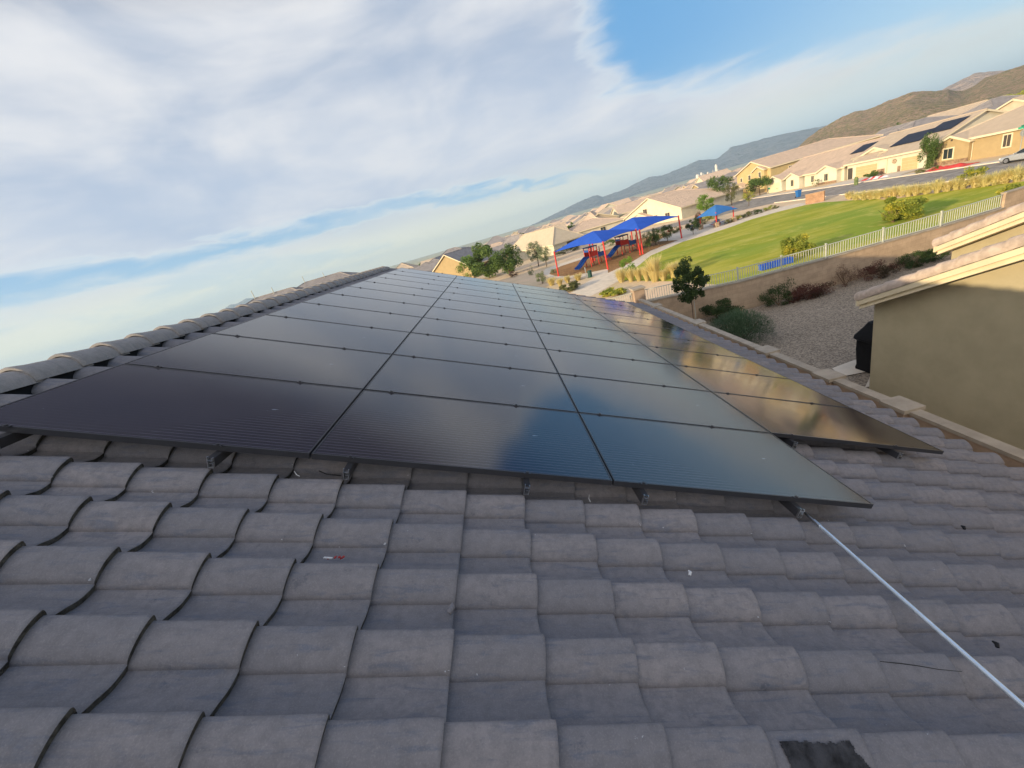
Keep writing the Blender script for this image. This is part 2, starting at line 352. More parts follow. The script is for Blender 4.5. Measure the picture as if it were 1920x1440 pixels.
VE = VF + CO * (NC - 1)
mb = MB()                                   # deck under both slopes
for sg in (1, -1):
    pts = [RP(-.55, ROOF_U0, -.252), RP(VE - .05, ROOF_U0, -.252), RP(VE - .05, ROOF_U1, -.252), RP(-.55, ROOF_U1, -.252)]
    if sg == -1: pts = [V((2 * XR - p.x, p.y, p.z)) for p in pts]
    lo = [p - V((0, 0, .05)) for p in pts]; mb.face(pts); mb.face(lo)
    for i in range(4): mb.face([pts[i], pts[(i + 1) % 4], lo[(i + 1) % 4], lo[i]])
mb.make('deck', UNDER, house)
STUC = mat('tan_stucco', (.50, .41, .30), .9, .15, .05, 2, bump=.6, bscale=90)
ev = RP(VE, 0, -.3)
mb = MB(); xr_, xl = ev.x - .45, 2 * XR - ev.x + .45
mb.prism([(xl, ROOF_U0 + .3), (xr_, ROOF_U0 + .3), (xr_, ROOF_U1 - .25), (xl, ROOF_U1 - .25)], 0, lambda x, y: ev.z - .1)
for yy in (ROOF_U0 + .3, ROOF_U1 - .25):
    zt = lambda x: Z0 - .33 - abs(x - XR) * tan(PITCH) + .1
    mb.face([(xl, yy, ev.z - .1), (XR, yy, zt(XR)), (xr_, yy, ev.z - .1)])
mb.make('wall', STUC, house)
FASC = mat('cream_trim', (.66, .56, .38), .7, .3, .04, 3)
mb = MB(); mb.box((ev.x - .05, (ROOF_U0 + ROOF_U1) / 2, ev.z - .02), (.04, ROOF_U1 - ROOF_U0, .16)); mb.make('fascia', FASC, house)
# ridge caps
mb = MB(); tones = []
y = ROOF_U0 - .1; y0c = .74 - 40 * .333
k0 = 0
while y0c + k0 * .333 < ROOF_U1 - .35:
    yb = y0c + k0 * .333; k0 += 1
    if yb < ROOF_U0: continue
    n0 = len(mb.v); sg = 13; tn = random.random(); jx = random.uniform(-.004, .004)
    rings_ = [(yb, .150, 0), (yb + .012, .158, 0), (yb + .05, .154, 0), (yb + .10, .147, 0), (yb + .42, .136, 0), (yb + .42, .118, 0), (yb + .02, .128, 0), (yb, .132, 0)]
    for (yy, r, _) in rings_:
        for i in range(sg):
            a = radians(-2) + radians(184) * i / (sg - 1); tilt = .018 * (1 - (yy - yb) / .42)
            mb.v.append((XR + jx + r * cos(a) * .98, yy, 5.974 + tilt + r * .85 * sin(a)))
    nr = len(rings_)
    for i in range(nr):
        for a in range(sg - 1):
            i2 = (i + 1) % nr; mb.f.append((n0 + i * sg + a, n0 + i2 * sg + a, n0 + i2 * sg + a + 1, n0 + i * sg + a + 1)); mb.mi.append(0); tones.append(tn)
CAPM = tile_mat('ridge_cap_tile', (.30, .28, .27), (.38, .34, .32), (.20, .20, .21))
rc = mb.make('ridge_cap', CAPM, house, smooth=45); with_tone(rc, tones)
mb = MB(); mb.box((XR, (ROOF_U0 + ROOF_U1) / 2, 5.91), (.22, ROOF_U1 - ROOF_U0 - .1, .14)); mb.make('ridge_underlay', UNDER, house)
# ------------------------------------------------------------------ solar array
def glass_mat():
    mt = bpy.data.materials.new('solar_glass'); mt.use_nodes = True; t = NT(mt.node_tree)
    g = t.n('ShaderNodeTexCoord').outputs['Object']; s_ = t.n('ShaderNodeSeparateXYZ', i={0: g})
    fr = t.m('FRACT', t.m('MULTIPLY', s_.outputs[1], 1 / .0315)); line = t.m('SUBTRACT', t.ramp(fr, .0, .12), t.ramp(fr, .18, .30))
    dirt = t.noise(t.mapping(g, (1, 1, 1)), 2.1, 6, .6, .3); d2 = t.noise(g, 45, 4, .7); sm = t.noise(t.mapping(g, (3.2, 7, 3)), 1.1, 4, .6, .8)
    c = t.mix(t.ramp(dirt, .3, .75), (.008, .006, .012), (.014, .011, .017))
    c = t.mix(t.m('MULTIPLY', line, .85), c, (.075, .065, .088))
    c = t.mix(t.m('MULTIPLY', t.ramp(sm, .70, .76), t.ramp(d2, .35, .6)), c, (.20, .23, .27))
    b = t.n('ShaderNodeBsdfPrincipled', i={'Base Color': c, 'Roughness': t.ramp(dirt, .25, .8, .075, .125), 'IOR': 1.80, 'Specular IOR Level': .5})
    t.n('ShaderNodeOutputMaterial', i={0: b.outputs[0]}); return mt
GLASS = glass_mat()
FRAME = mat('black_anodised_frame', (.035, .035, .04), .28, .5, .05, 8)
ALU = mat('raw_aluminium', (.62, .63, .65), .35, .5, .05, 20, metal=1)
COLN = ['in the column beside the ridge', 'in the second column from the ridge', 'in the third column from the ridge', 'in the column by the eave']
ROWN = ['front', 'second', 'third', 'fourth', 'fifth', 'sixth', 'seventh', 'eighth', 'ninth', 'tenth', 'farthest']
ROTP = Matrix(((CS, 0, SN), (0, 1, 0), (-SN, 0, CS)))          # columns: down-slope, along, normal
def pbox(mb, v, u, n, dv, du, dn): mb.box(RP(v, u, n), (dv, du, dn), tilt=ROTP)
proto = None; PV, PU = 1.745, .982
for c in range(4):
    for r in range(11):
        if c == 3 and r in (0, 10): continue
        lab = 'black solar panel %s, %s row from the camera' % (COLN[c], ROWN[r]) if r < 10 else 'black solar panel %s, farthest row' % COLN[c]
        if r == 0: lab = 'black solar panel %s, front row by the tiles' % COLN[c]
        cen = RP(1.7564 * c + .006 + PV / 2, r + .009 + PU / 2, 0)
        if proto is None:
            proto = thing('solar_panel', lab, 'solar panel', (0, 0, 0), 'solar panels in the roof array')
            mb = MB(); fw = .009; I3 = Matrix.Identity(3)
            for sg in (1, -1):
                mb.box((0, sg * (PU / 2 - fw / 2), -.0175), (PV, fw, .035)); mb.box((sg * (PV / 2 - fw / 2), 0, -.0175), (fw, PU - 2 * fw, .035))
            mb.make('frame', FRAME, proto)
            mb = MB(); mb.box((0, 0, -.006), (PV - 2 * fw, PU - 2 * fw, .008)); mb.make('glass', GLASS, proto)
            o = proto
        else: o = clone(proto, (0, 0, 0), label=lab)
        o.location = cen; o.rotation_euler = (random.uniform(-.0009, .0009), PITCH + random.uniform(-.0009, .0009), 0)
# rails: black extrusions with raw cut ends, two under each column
rails = [(.245, 0, 11), (1.275, 0, 11), (1.975, 0, 11), (2.985, 0, 11), (3.70, 0, 11), (4.71, 0, 11), (5.47, 1, 10), (6.51, 1, 10)]
RL = ['ending by the ridge corner of the front row', 'second from the ridge, under the first panel column', 'ridge side rail of the second panel column', 'eave side rail of the second panel column', 'ridge side rail of the third panel column', 'eave side of third column, beside the pole tip', 'ridge side rail of the short column by the eave', 'rail nearest the eave under the short column']
for (rv, ua, ub), lb in zip(rails, RL):
    t_ = thing('mounting_rail', 'black mounting rail, raw cut end, ' + lb, 'rail', RP(rv, ua, -.07), 'mounting rails under the solar array')
    mb = MB(); pbox(mb, rv, (ua + ub) / 2 - .03, -.066, .034, ub - ua + .06, .055); mb.make('rail_body', FRAME, t_)
    mb = MB(); ue = ua - .066
    for (a, b, dv, dn) in ((-.013, -.042, .004, .026), (.013, -.042, .004, .018), (0, -.05, .026, .004), (-.013, -.072, .004, .034), (0, -.092, .030, .004), (.014, -.078, .004, .026), (.004, -.066, .018, .004)): pbox(mb, rv + a, ue, b, dv, .012, dn)
    mb.make('cut_end', ALU, t_)
    for k in range(ua, ub + 1):
        mb = MB(); uu = k if k not in (ua, ub) else (k + .004 if k == ua else k - .004)
        pbox(mb, rv, uu, .002, .040, .020 if k not in (ua, ub) else .018, .007); mb.tube([RP(rv, uu, .004), RP(rv, uu, .013)], .009, 8)
        mb.make('clamp', FRAME, t_)
    for k in range(ua, ub, 2): mb = MB(); pbox(mb, rv + .03, k + .6, -.12, .05, .05, .09); mb.make('roof_hook', FRAME, t_)
# pole lying on the tiles
PN = -.115
pa = RP(0, 0, 0)
def onplane(px, py, n):
    d = ray(px, py); nv = V((SN, 0, CS)); p0 = RP(0, 0, n); return CAM + d * ((p0 - CAM).dot(nv) / d.dot(nv))
a, b = onplane(1507, 960, -.10), onplane(1915, 1320, -.085); b2 = b + (b - a) * .35
pole = thing('extension_pole', 'thin shiny metal pole lying across the roof tiles towards the array', 'pole', tuple(a))
POLEM = mat('brushed_pole', (.78, .87, .94), .24, .6, .04, 30, metal=.7)
mb = MB(); dpole = (b2 - a).normalized(); mb.tube([a + dpole * .10, b2], .0105, 14); mb.make('outer_tube', POLEM, pole, smooth=50)
mb = MB(); mb.tube([a - dpole * .02, a + dpole * .10], .0075, 12); mb.tube([a + dpole * .085, a + dpole * .14], .013, 12); mb.make('tip', ALU, pole, smooth=50)
# litter on the tiles
RED = mat('red_plastic', (.35, .03, .03), .5, .4); WHT = mat('white_plastic', (.7, .7, .7), .5, .4); BLK = mat('black_rubber', (.012, .012, .013), .6, .3)
q = onplane(615, 1046, -.165); mb = MB(); mb.cur = 0
mb.box(q, (.008, .05, .004), rz=1.2); mb.cur = 1
for k in range(5): mb.box(q + V((random.uniform(-.01, .02), 0.0, .001)) + AX[0] * (.012 + .014 * k), (.012, .010, .003), rz=random.random() * 3)
tag(mb.make('wrapper_scrap', [WHT, RED]), 'torn red and white wrapper scrap lying on a tile left of centre', 'litter')
for (px, py, nn, lab, sz) in ((1293, 1080, -.17, 'white curled plastic scrap on a tile right of centre', .02), (842, 1151, -.17, 'small grey mortar chip near the foreground centre', .03), (1808, 993, -.15, 'black pebble sized clip on the tiles at the far right', .022), (1870, 1215, -.15, 'black bolt cap on the tiles right of the pole', .02)):
    q = onplane(px, py, nn); mb = MB(); mb.tube([q + V((0, 0, .004)), q + V((sz * .5, sz * .6, .009)), q + V((sz * .4, sz * 1.3, .006))], [sz * .35, sz * .45, sz * .2], 7)
    mm = WHT if 'white' in lab else (TILE if 'mortar' in lab else BLK); tag(mb.make({'white': 'plastic_scrap', 'small': 'mortar_chip', 'black': 'dropped_cap'}[lab.split()[0]], mm, smooth=60), lab, 'litter')
tw = [onplane(x, y, -.118) for x, y in ((1650, 1242), (1690, 1246), (1720, 1250), (1760, 1257), (1803, 1261))]
mb = MB(); mb.tube([p + V((0, 0, .006)) for p in tw], [.0015, .0022, .0018, .0015, .001], 6); tag(mb.make('dry_twig', BLK), 'thin dark twig lying on a tile near the lower right corner', 'twig')
for (pts, nm, lab, mm) in ((((598, 883), (612, 889), (640, 892)), 'loose_cable', 'short black cable end on the tiles under the second column', BLK), (((552, 884), (556, 890), (562, 893)), 'cable_tie', 'white cable tie end left of the black cable', WHT), (((1105, 928), (1104, 935), (1107, 941)), 'cable_tie', 'white cable tie end under the third panel column', WHT)):
    mb = MB(); mb.tube([onplane(x, y, -.135) for x, y in pts], .0035 if mm is BLK else .002, 6); tag(mb.make(nm, mm), lab, 'cable')
# broken tile patch
q0 = [onplane(x, y, -.108) for x, y in ((1456, 1391), (1590, 1394), (1625, 1440), (1560, 1475), (1480, 1475))]
# ------------------------------------------------------------------ plants
def leaf_mat(name, a, b, c=None, k=.35, tr=.3):
    if name in MATS: return MATS[name]
    mt = bpy.data.materials.new(name); mt.use_nodes = True; t = NT(mt.node_tree); MATS[name] = mt
    at = t.n('ShaderNodeAttribute', attribute_name='tone').outputs['Fac']; g = t.n('ShaderNodeTexCoord').outputs['Object']
    col = t.mix(at, a, b)
    if c: col = t.mix(t.ramp(t.noise(g, 1.3, 3), .5, .62, 0, .8), col, c)
    d = t.n('ShaderNodeBsdfPrincipled', i={'Base Color': col, 'Roughness': .6, 'Specular IOR Level': .25})
    tl = t.n('ShaderNodeBsdfTranslucent', i={0: col}); mx = t.n('ShaderNodeMixShader', i={0: tr, 1: d, 2: tl})
    t.n('ShaderNodeOutputMaterial', i={0: mx}); return mt
class Leaves(MB):
    def __init__(s): super().__init__(); s.tone = []
    def leaf(s, p, size, rnd, tone, up=.3):
        a = V((rnd.gauss(0, 1), rnd.gauss(0, 1), rnd.gauss(0, 1) + up)).normalized(); b = a.cross(V((rnd.gauss(0, 1), rnd.gauss(0, 1), rnd.gauss(0, 1)))).normalized()
        l = size * rnd.uniform(.8, 1.5); w_ = l * .55; c = a.cross(b)
        s.face([p - a * l * .5, p + b * w_ * .5 + c * w_ * .12, p + a * l * .5, p - b * w_ * .5 + c * w_ * .12]); s.tone.append(tone)
    def blob(s, c, r, n, size, seed=0, clumps=14, hollow=.45, flat=0):
        rnd = random.Random(seed); c = V(c); cl = []
        for k in range(clumps):
            while 1:
                q = V((rnd.uniform(-1, 1), rnd.uniform(-1, 1), rnd.uniform(-1, 1)))
                if hollow < q.length < .92: break
            cl.append((q, rnd.uniform(.22, .42) * (.62 if clumps > 36 else 1), rnd.random()))
        for i in range(int(n * 1.9)):
            q, rr, tn = rnd.choice(cl)
            p = q + V((rnd.gauss(0, 1), rnd.gauss(0, 1), rnd.gauss(0, 1))).normalized() * rr * rnd.random() ** .4
            if flat and p.z < -flat: p.z = -flat + rnd.random() * .1
            s.leaf(c + V((p.x * r[0], p.y * r[1], p.z * r[2])), size, rnd, min(1, max(0, tn * .5 + rnd.random() * .5)))
    def tuft(s, c, r, h, n, seed=0, width=.012, lean=.5):
        rnd = random.Random(seed); c = V(c)
        for i in range(n):
            a = rnd.uniform(0, 2 * pi); d = V((cos(a), sin(a), 0)); b0 = c + d * r * .25 * rnd.random(); l = h * rnd.uniform(.55, 1.08); o = rnd.random() ** .7 * r * lean * 1.6
            p1 = b0 + d * o * .35 + V((0, 0, l * .6)); p2 = b0 + d * o + V((0, 0, l * rnd.uniform(.82, 1))); sd = V((-sin(a + rnd.uniform(-1, 1)), cos(a), 0)) * width * rnd.uniform(.6, 1.4)
            tn = rnd.random(); s.face([b0 - sd, b0 + sd, p1 + sd * .8, p1 - sd * .8]); s.face([p1 - sd * .8, p1 + sd * .8, p2]); s.tone += [tn, tn]
    def finish(s, name, mt, parent=None):
        o = s.make(name, mt, parent); a = o.data.attributes.new('tone', 'FLOAT', 'FACE'); a.data.foreach_set('value', s.tone); return o
BARK = mat('bark', (.16, .11, .075), .9, .1, .2, 12, bump=.6); STEM = mat('dry_stems', (.20, .13, .08), .9, .1, .2, 12)
L_GREEN = leaf_mat('leaf_green', (.06, .11, .025), (.15, .22, .05)); L_DARK = leaf_mat('leaf_dark', (.03, .055, .018), (.08, .12, .035))
L_SAGE = leaf_mat('leaf_sage', (.055, .10, .05), (.13, .19, .10)); L_RED = leaf_mat('leaf_red', (.10, .035, .03), (.17, .075, .05), (.07, .06, .03))
L_YEL = leaf_mat('leaf_yellow', (.16, .22, .03), (.42, .44, .08), (.66, .58, .08), tr=.45); L_OLIVE = leaf_mat('leaf_olive', (.10, .11, .04), (.22, .22, .08))
L_STRAW = leaf_mat('grass_straw', (.62, .52, .22), (.85, .74, .38), tr=.5); L_LIME = leaf_mat('leaf_lime', (.12, .22, .03), (.24, .36, .05))
L_TAN = leaf_mat('leaf_tan', (.20, .14, .09), (.30, .20, .13), (.14, .07, .05)); L_PALE = leaf_mat('leaf_pale', (.16, .20, .10), (.30, .33, .18))
def bush(name, label, cat, base, rx, rz, mt, n=900, size=.06, seed=1, ry=None, group=None, lift=.92, clumps=16, stems=5, hollow=.3):
    base = V(base); o = thing(name, label, cat, tuple(base), group); ry = ry or rx
    L = Leaves(); L.blob(base + V((0, 0, rz * lift)), (rx, ry, rz), n, size, seed, clumps, hollow, .9); L.finish('foliage', mt, o)
    mb = MB(); rnd = random.Random(seed)
    for k in range(stems):
        a = rnd.uniform(0, 6.28); mb.tube([base, base + V((cos(a) * rx * .3, sin(a) * rx * .3, rz * .6)), base + V((cos(a) * rx * .6, sin(a) * rx * .6, rz * 1.2))], [rz * .035, rz * .022, rz * .01], 5)
    mb.make('stem', STEM, o, smooth=True); return o
def tree(name, label, base, h, rx, mt, n=1500, size=.09, seed=1, trunk=.5, rz=None, tr=None, group=None, clumps=22, ry=None, hollow=.35):
    base = V(base); o = thing(name, label, 'tree', tuple(base), group); rnd = random.Random(seed); rz = rz or h * (1 - trunk) * .55; ry = ry or rx; tr = tr or h * .022
    cz = h - rz; top = base + V((rnd.uniform(-.05, .05) * h, rnd.uniform(-.05, .05) * h, cz))
    mb = MB(); mb.tube([base, base.lerp(top, .5) + V((.01 * h, 0, 0)), top], [tr, tr * .75, tr * .5], 8)
    for k in range(7):
        a = rnd.uniform(0, 6.28); st = base.lerp(top, rnd.uniform(.5, .95)); e = top + V((cos(a) * rx * .65, sin(a) * ry * .65, rnd.uniform(-.3, .6) * rz)); mb.tube([st, st.lerp(e, .5) + V((0, 0, .08 * rz)), e], [tr * .4, tr * .28, tr * .12], 6)
    mb.make('trunk', BARK, o, smooth=True)
    L = Leaves(); L.blob(base + V((0, 0, cz)), (rx, ry, rz), n, size, seed, clumps, hollow); L.finish('crown', mt, o); return o
def dep(p): return (V(p) - CAM).dot(AX[2])
def px2m(n, p): return n * dep(p) / FPX
# ------------------------------------------------------------------ block wall between the houses
BLOCK = mat('tan_block', (.40, .29, .21), .92, .1, .07, 2.5, bump=.6, bscale=50)
def block_x(t, b, c, colr):
    br = t.n('ShaderNodeTexBrick', i={'Vector': t.mapping(c, (1, 1, 1), (pi / 2, 0, 0)), 'Scale': 1, 'Brick Width': .41, 'Row Height': .205, 'Mortar Size': .006, 'Color1': (1, 1, 1, 1), 'Color2': (.9, .9, .9, 1), 'Mortar': (.75, .72, .7, 1)})
    t.put(b.inputs['Base Color'], t.mix(.8, colr, br.outputs[0], 'MULTIPLY'))
BLOCKX = mat('tan_block_coursed', (.52, .38, .26), .92, .1, .07, 2.5, bump=.6, bscale=50, extra=block_x)
CAPC = mat('wall_cap', (.40, .34, .27), .85, .2, .08, 4, bump=.4, bscale=40)
WX = 9.02; WT = 1.50
bw = thing('side_wall', 'tan block side wall with pale cap and pilasters just below the eave', 'wall', (WX, 5, 0))
mb = MB(); mb.box((WX, 5.1, WT / 2), (.14, 23.0, WT)); mb.make('wall', BLOCK, bw)
mb = MB(); mb.box((WX, 5.1, WT + .03), (.18, 23.0, .06)); mb.make('cap', CAPC, bw)
for px, py in ((1690, 757), (1556, 701), (1438, 655), (1311, 602), (1232, 571), (1194, 553)):
    yy = G(px, py, 1.59).y
    mb = MB(); mb.box((WX, yy, WT / 2 + .015), (.28, .36, WT + .03)); p_ = mb.make('pilaster', BLOCK, bw)
    mb = MB(); mb.box((WX, yy, WT + .065), (.36, .46, .07)); mb.make('pilaster_cap', CAPC, p_)
# ------------------------------------------------------------------ retaining wall and iron view fence behind the yards
BW = [(-20, 19.2), (9.05, 16.75), (13.2, 15.62), (17, 15.42), (22, 15.40), (24.9, 15.62), (26.6, 15.75), (34, 16.2), (46, 17)]
ZC = 1.28
FENP = mat('fence_paint', (.52, .53, .45), .5, .4, .05, 8)
def along(a, b, t): return V((a[0] + (b[0] - a[0]) * t, a[1] + (b[1] - a[1]) * t, 0))
rw = thing('back_wall', 'long tan block retaining wall between the gravel yards and the park', 'wall', (17, 15.4, 0))
for (a, b), tall in zip(zip(BW, BW[1:]), (0, 0, 0, 0, 0, 1, 0, 0)):
    a_, b_ = V((*a, 0)), V((*b, 0)); L_ = (b_ - a_).length; an = atan2(b_.y - a_.y, b_.x - a_.x); c = (a_ + b_) / 2; zt = ZC + (.62 if tall else 0)
    mb = MB(); mb.box((c.x, c.y, (zt + GZ) / 2), (L_ + .02, .16, zt - GZ), rz=an); mb.make('wall', BLOCKX, rw)
    mb = MB(); mb.box((c.x, c.y, zt + .025), (L_ + .03, .22, .05), rz=an); mb.make('cap', CAPC, rw)
mb = MB(); mb.box((9.05, 16.75, 1.0), (.5, .5, 2.0)); pp = mb.make('corner_pillar', BLOCK, rw); mb = MB(); mb.box((9.05, 16.75, 2.04), (.6, .6, .08)); mb.make('pillar_cap', CAPC, pp)
def fence(pts, label):
    t_ = thing('iron_fence', label, 'fence', (*pts[0], ZC), 'iron view fences on the back wall')
    for a, b in zip(pts, pts[1:]):
        L_ = hypot(b[0] - a[0], b[1] - a[1]); nb = max(1, round(L_ / 2.35)); an = atan2(b[1] - a[1], b[0] - a[0])
        for i in range(nb):
            p, q = along(a, b, i / nb), along(a, b, (i + 1) / nb); c = (p + q) / 2; bl = (q - p).length
            mb = MB(); mb.box((p.x, p.y, ZC + .35), (.055, .055, .62), rz=an); mb.box((p.x, p.y, ZC + .67), (.07, .07, .02), rz=an); mb.make('post', FENP, t_)
            mb = MB()
            for z in (ZC + .10, ZC + .60): mb.box((c.x, c.y, z), (bl - .06, .028, .03), rz=an)
            k = int(bl / .105)
            for j in range(1, k): r_ = p.lerp(q, j / k); mb.box((r_.x, r_.y, ZC + .35), (.018, .018, .52), rz=an)
            mb.make('fence_panel', FENP, t_)
fence(BW[1:6], 'pale iron view fence on the retaining wall, between corner pillar and tall block')
fence(BW[6:9], 'short visible end of pale iron fence right of the tall wall block')
fence([BW[0], BW[1]], 'iron fence bit left of the corner pillar, just beyond the eave')
# ------------------------------------------------------------------ neighbour's house on the right
NST = mat('olive_stucco', (.47, .405, .265), .92, .12, .045, 1.6, bump=1.0, bscale=110, bdist=.012)
nh = thing('stucco_house', 'neighbouring olive tan stucco house with tiled gable rakes at the right edge', 'house', (14, 3, 0))
SL = .46
RTILE = mat('rake_tile', (.50, .40, .33), .85, .2, .12, 6, bump=.5, bscale=60)
def wing(x0, x1, yc, zc, yp, first):
    zp = zc + SL * (yc - yp); yo = 2 * yp - yc
    mb = MB()
    prof_ = [(yc, GZ if 0 else 0), (yc, zc), (yp, zp), (yo, zc), (yo, 0)]
    A_ = [(x0, y_, z_) for y_, z_ in prof_]; B_ = [(x1, y_, z_) for y_, z_ in prof_]
    mb.face(A_); mb.face(B_[::-1])
    for i in range(4): mb.face([A_[i], B_[i], B_[i + 1], A_[i + 1]])
    mb.make('wall', NST, nh)
    xo = x0 - .34; e = .06
    for sg in (1, -1):
        yl = yp + sg * (yc - yp + e); zl = zc - SL * e
        q = [(xo, yp, zp + .12), (xo, yl, zl + .12), (x1, yl, zl + .12), (x1, yp, zp + .12)]
        mb = MB(); mb.face([V(p) + V((0, 0, .03)) for p in q]); mb.face(q)
        mb.make('roof', TILEFAR, nh)
        ln = hypot(yl - yp, zl - zp); d_ = V((0, yl - yp, zl - zp)).normalized(); n_ = V((0, -d_.z, d_.y)) * (1 if sg > 0 else -1); n_ = V((0, abs(d_.z) * sg, abs(d_.y)))
        # two stepped rake boards
        for (dx_, dn_, w_, hgt) in ((0, .03, .05, .10), (.055, -.06, .05, .10)):
            c = V((xo + .025 + dx_, (yp + yl) / 2, (zp + zl) / 2 + .0)) + n_ * dn_
            mb = MB(); rot = Matrix.Rotation(atan2(d_.z, d_.y), 3, 'X'); mb.box(c, (w_, ln + .06, hgt), tilt=rot); mb.make('rake_board', FASC, nh)
        mb = MB(); mb.box((xo + .16, (yp + yl) / 2, (zp + zl) / 2 - .10), (.30, ln - .05, .03), tilt=Matrix.Rotation(atan2(d_.z, d_.y), 3, 'X')); mb.make('soffit', FASC, nh)
        # barrel rake tiles
        k = int(ln / .37) + 1; mb = MB(); tones = []
        for i in range(k):
            s0 = ln - i * .37; s1 = max(s0 - .42, 0); c0 = V((xo + .10, yp, zp)) + d_ * s0 + n_ * .15; c1 = V((xo + .10, yp, zp)) + d_ * s1 + n_ * .135
            n0 = len(mb.v); sgm = 11
            for (cc, r) in ((c0, .115), (c0, .135), (c0.lerp(c1, .1), .133), (c1, .118)):
                for a in range(sgm):
                    t = radians(-25) + radians(230) * a / (sgm - 1); mb.v.append(tuple(cc + V((-cos(t) * r, 0, 0)) + n_ * (sin(t) * r)))
            for q_ in range(3):
                for a in range(sgm - 1): mb.f.append((n0 + q_ * sgm + a, n0 + q_ * sgm + a + 1, n0 + (q_ + 1) * sgm + a + 1, n0 + (q_ + 1) * sgm + a)); mb.mi.append(0)
        mb.make('rake_tiles', RTILE, nh, smooth=50)
        mb = MB(); c = V((xo + .09, yl + sg * .02, zl + .03)); mb.box(c, (.20, .05, .14)); mb.make('gutter_end', FASC, nh)
    return zp
def far_tile_x(t, b, c, colr):
    wv = t.n('ShaderNodeTexWave', wave_type='BANDS', bands_direction='Y', i={'Vector': c, 'Scale': 5.5, 'Distortion': .2})
    bm = t.n('ShaderNodeBump', i={'Strength': .5, 'Distance': .05, 'Height': wv.outputs[1]}); t.put(b.inputs['Normal'], bm.outputs[0])
TILEFAR = mat('neighbour_roof_tile', (.36, .27, .22), .9, .15, .1, 2, extra=far_tile_x)
wing(11.1, 13.5, 6.72, 2.42, -.6, True)
wing(13.5, 25, 7.35, 2.98, .0, False)
mb = MB(); mb.box((11.08, 3, .06), (.03, 7.2, .12)); mb.make('weep_screed', CONC, nh)
pad = [(G(px, py, 0).x, G(px, py, 0).y) for px, py in ((1560, 692), (1598, 678), (1622, 672))] + [(14.5, 8.9), (14.5, 7.0), (11.2, 6.95)] + [(G(px, py, 0).x, G(px, py, 0).y) for px, py in ((1637, 696), (1578, 708))]
flat('concrete_pad', pad, .03, CONC)
# covered grill
gr = thing('covered_grill', 'grill under a black fabric cover beside the corner of the olive stucco house', 'grill', (12.4, 8.0, 0))
COVER = mat('black_cover', (.008, .008, .009), .8, .2, .1, 6, bump=.5, bscale=8, bdist=.03)
rows = [(0.02, .62, .33), (.12, .60, .31), (.6, .61, .32), (.86, .60, .31), (.93, .68, .36), (1.0, .67, .35), (1.22, .44, .27), (1.33, .40, .20), (1.36, .30, .10)]
mb = MB(); gcx, gcy = 12.48, 7.78; K = 28; rnd = random.Random(5)
grid = []
for z_, hx, hy in rows:
    row = []
    for k in range(K + 1):
        a = 2 * pi * k / K; ca, sa = cos(a), sin(a); e_ = .35
        wv = 1 + .02 * sin(a * 9 + z_ * 3) * (z_ < .9); row.append((gcx + hx * wv * (abs(ca) ** e_) * (1 if ca > 0 else -1), gcy + hy * wv * (abs(sa) ** e_) * (1 if sa > 0 else -1), z_))
    grid.append(row)
mb.sheet(grid); mb.face(grid[-1][:-1]); mb.make('cover', COVER, gr, smooth=40)
mb = MB()
for sx in (-.5, .5):
    for sy in (-.24, .24): mb.box((gcx + sx, gcy + sy, .035), (.05, .05, .07))
mb.make('caster', BLK, gr)
# yard plants
def yb(px, py): return G(px, py, .0)
b = GY(1299, 592, 14.6); tree('young_tree', 'young dark green tree on a thin trunk in front of the retaining wall', (b.x, b.y, 0), 3.12, .78, L_DARK, 3000, .08, 12, .42, .95, .026, clumps=46, hollow=.3)
mb = MB(); mb.tube([(b.x + .12, b.y, 0), (b.x + .12, b.y, 1.3)], .014, 6); tag(mb.make('tree_stake', FENP), 'thin pale stake standing beside the young tree trunk', 'stake')
b = yb(1345, 598); bush('olive_shrub', 'dark olive shrub at the wall base right of the young tree', 'shrub', (b.x, b.y - .3, 0), .85, .46, L_DARK, 3600, .05, 9, clumps=26)
b = yb(1388, 648); bush('sage_shrub', 'large feathery sage green shrub nearest the block side wall', 'shrub', (b.x + .1, b.y + .2, 0), 1.05, .60, L_SAGE, 200, .07, 2, stems=9)
o_ = COL.objects['sage_shrub']; L = Leaves()
rnd = random.Random(8)
for i in range(11000):
    a = rnd.uniform(0, 2 * pi); t = rnd.random() ** .6; u_ = rnd.random(); c0 = V((b.x + .1, b.y + .2, 0)); p1 = c0 + V((cos(a) * 1.22 * t, sin(a) * 1.22 * t, (1.38 - .66 * t * t) * (.25 + .75 * u_))); d_ = V((cos(a) * t * .9, sin(a) * t * .9, 1.1)).normalized(); l = rnd.uniform(.08, .17); sd = V((-sin(a), cos(a), 0)) * .006
    L.face([p1 - d_ * l - sd, p1 - d_ * l + sd, p1]); L.tone.append(rnd.random())
L.finish('foliage', L_SAGE, o_)
for px, py, w_, h_, mt, nm, lab, n in ((1432, 566, 62, 44, L_DARK, 'dark_shrub', 'spiky dark shrub between the sage shrub and the long red shrub', 1300), (1497, 556, 92, 34, L_RED, 'red_shrub', 'long low red shrub against the middle of the retaining wall', 2200), (1562, 533, 46, 40, L_TAN, 'airy_shrub', 'airy tan shrub with bare twigs between two red shrubs', 420), (1617, 518, 66, 28, L_RED, 'red_shrub', 'smaller red shrub right of the airy tan shrub', 1400), (1683, 500, 52, 28, L_DARK, 'dark_shrub', 'dark shrub with reddish tips near the lit part of the wall', 1100), (1738, 490, 40, 22, L_DARK, 'green_shrub', 'low dark green shrub by the house corner at the wall base', 1100)):
    b = yb(px, py); r = px2m(w_, b) / 2; h = px2m(h_, b) / 2 * 1.1
    bush(nm, lab, 'shrub', (b.x, min(b.y, 15.25 - r * .6), 0), r, h, mt, int(n * 1.5), .042, int(px), ry=min(r, .5), clumps=24)
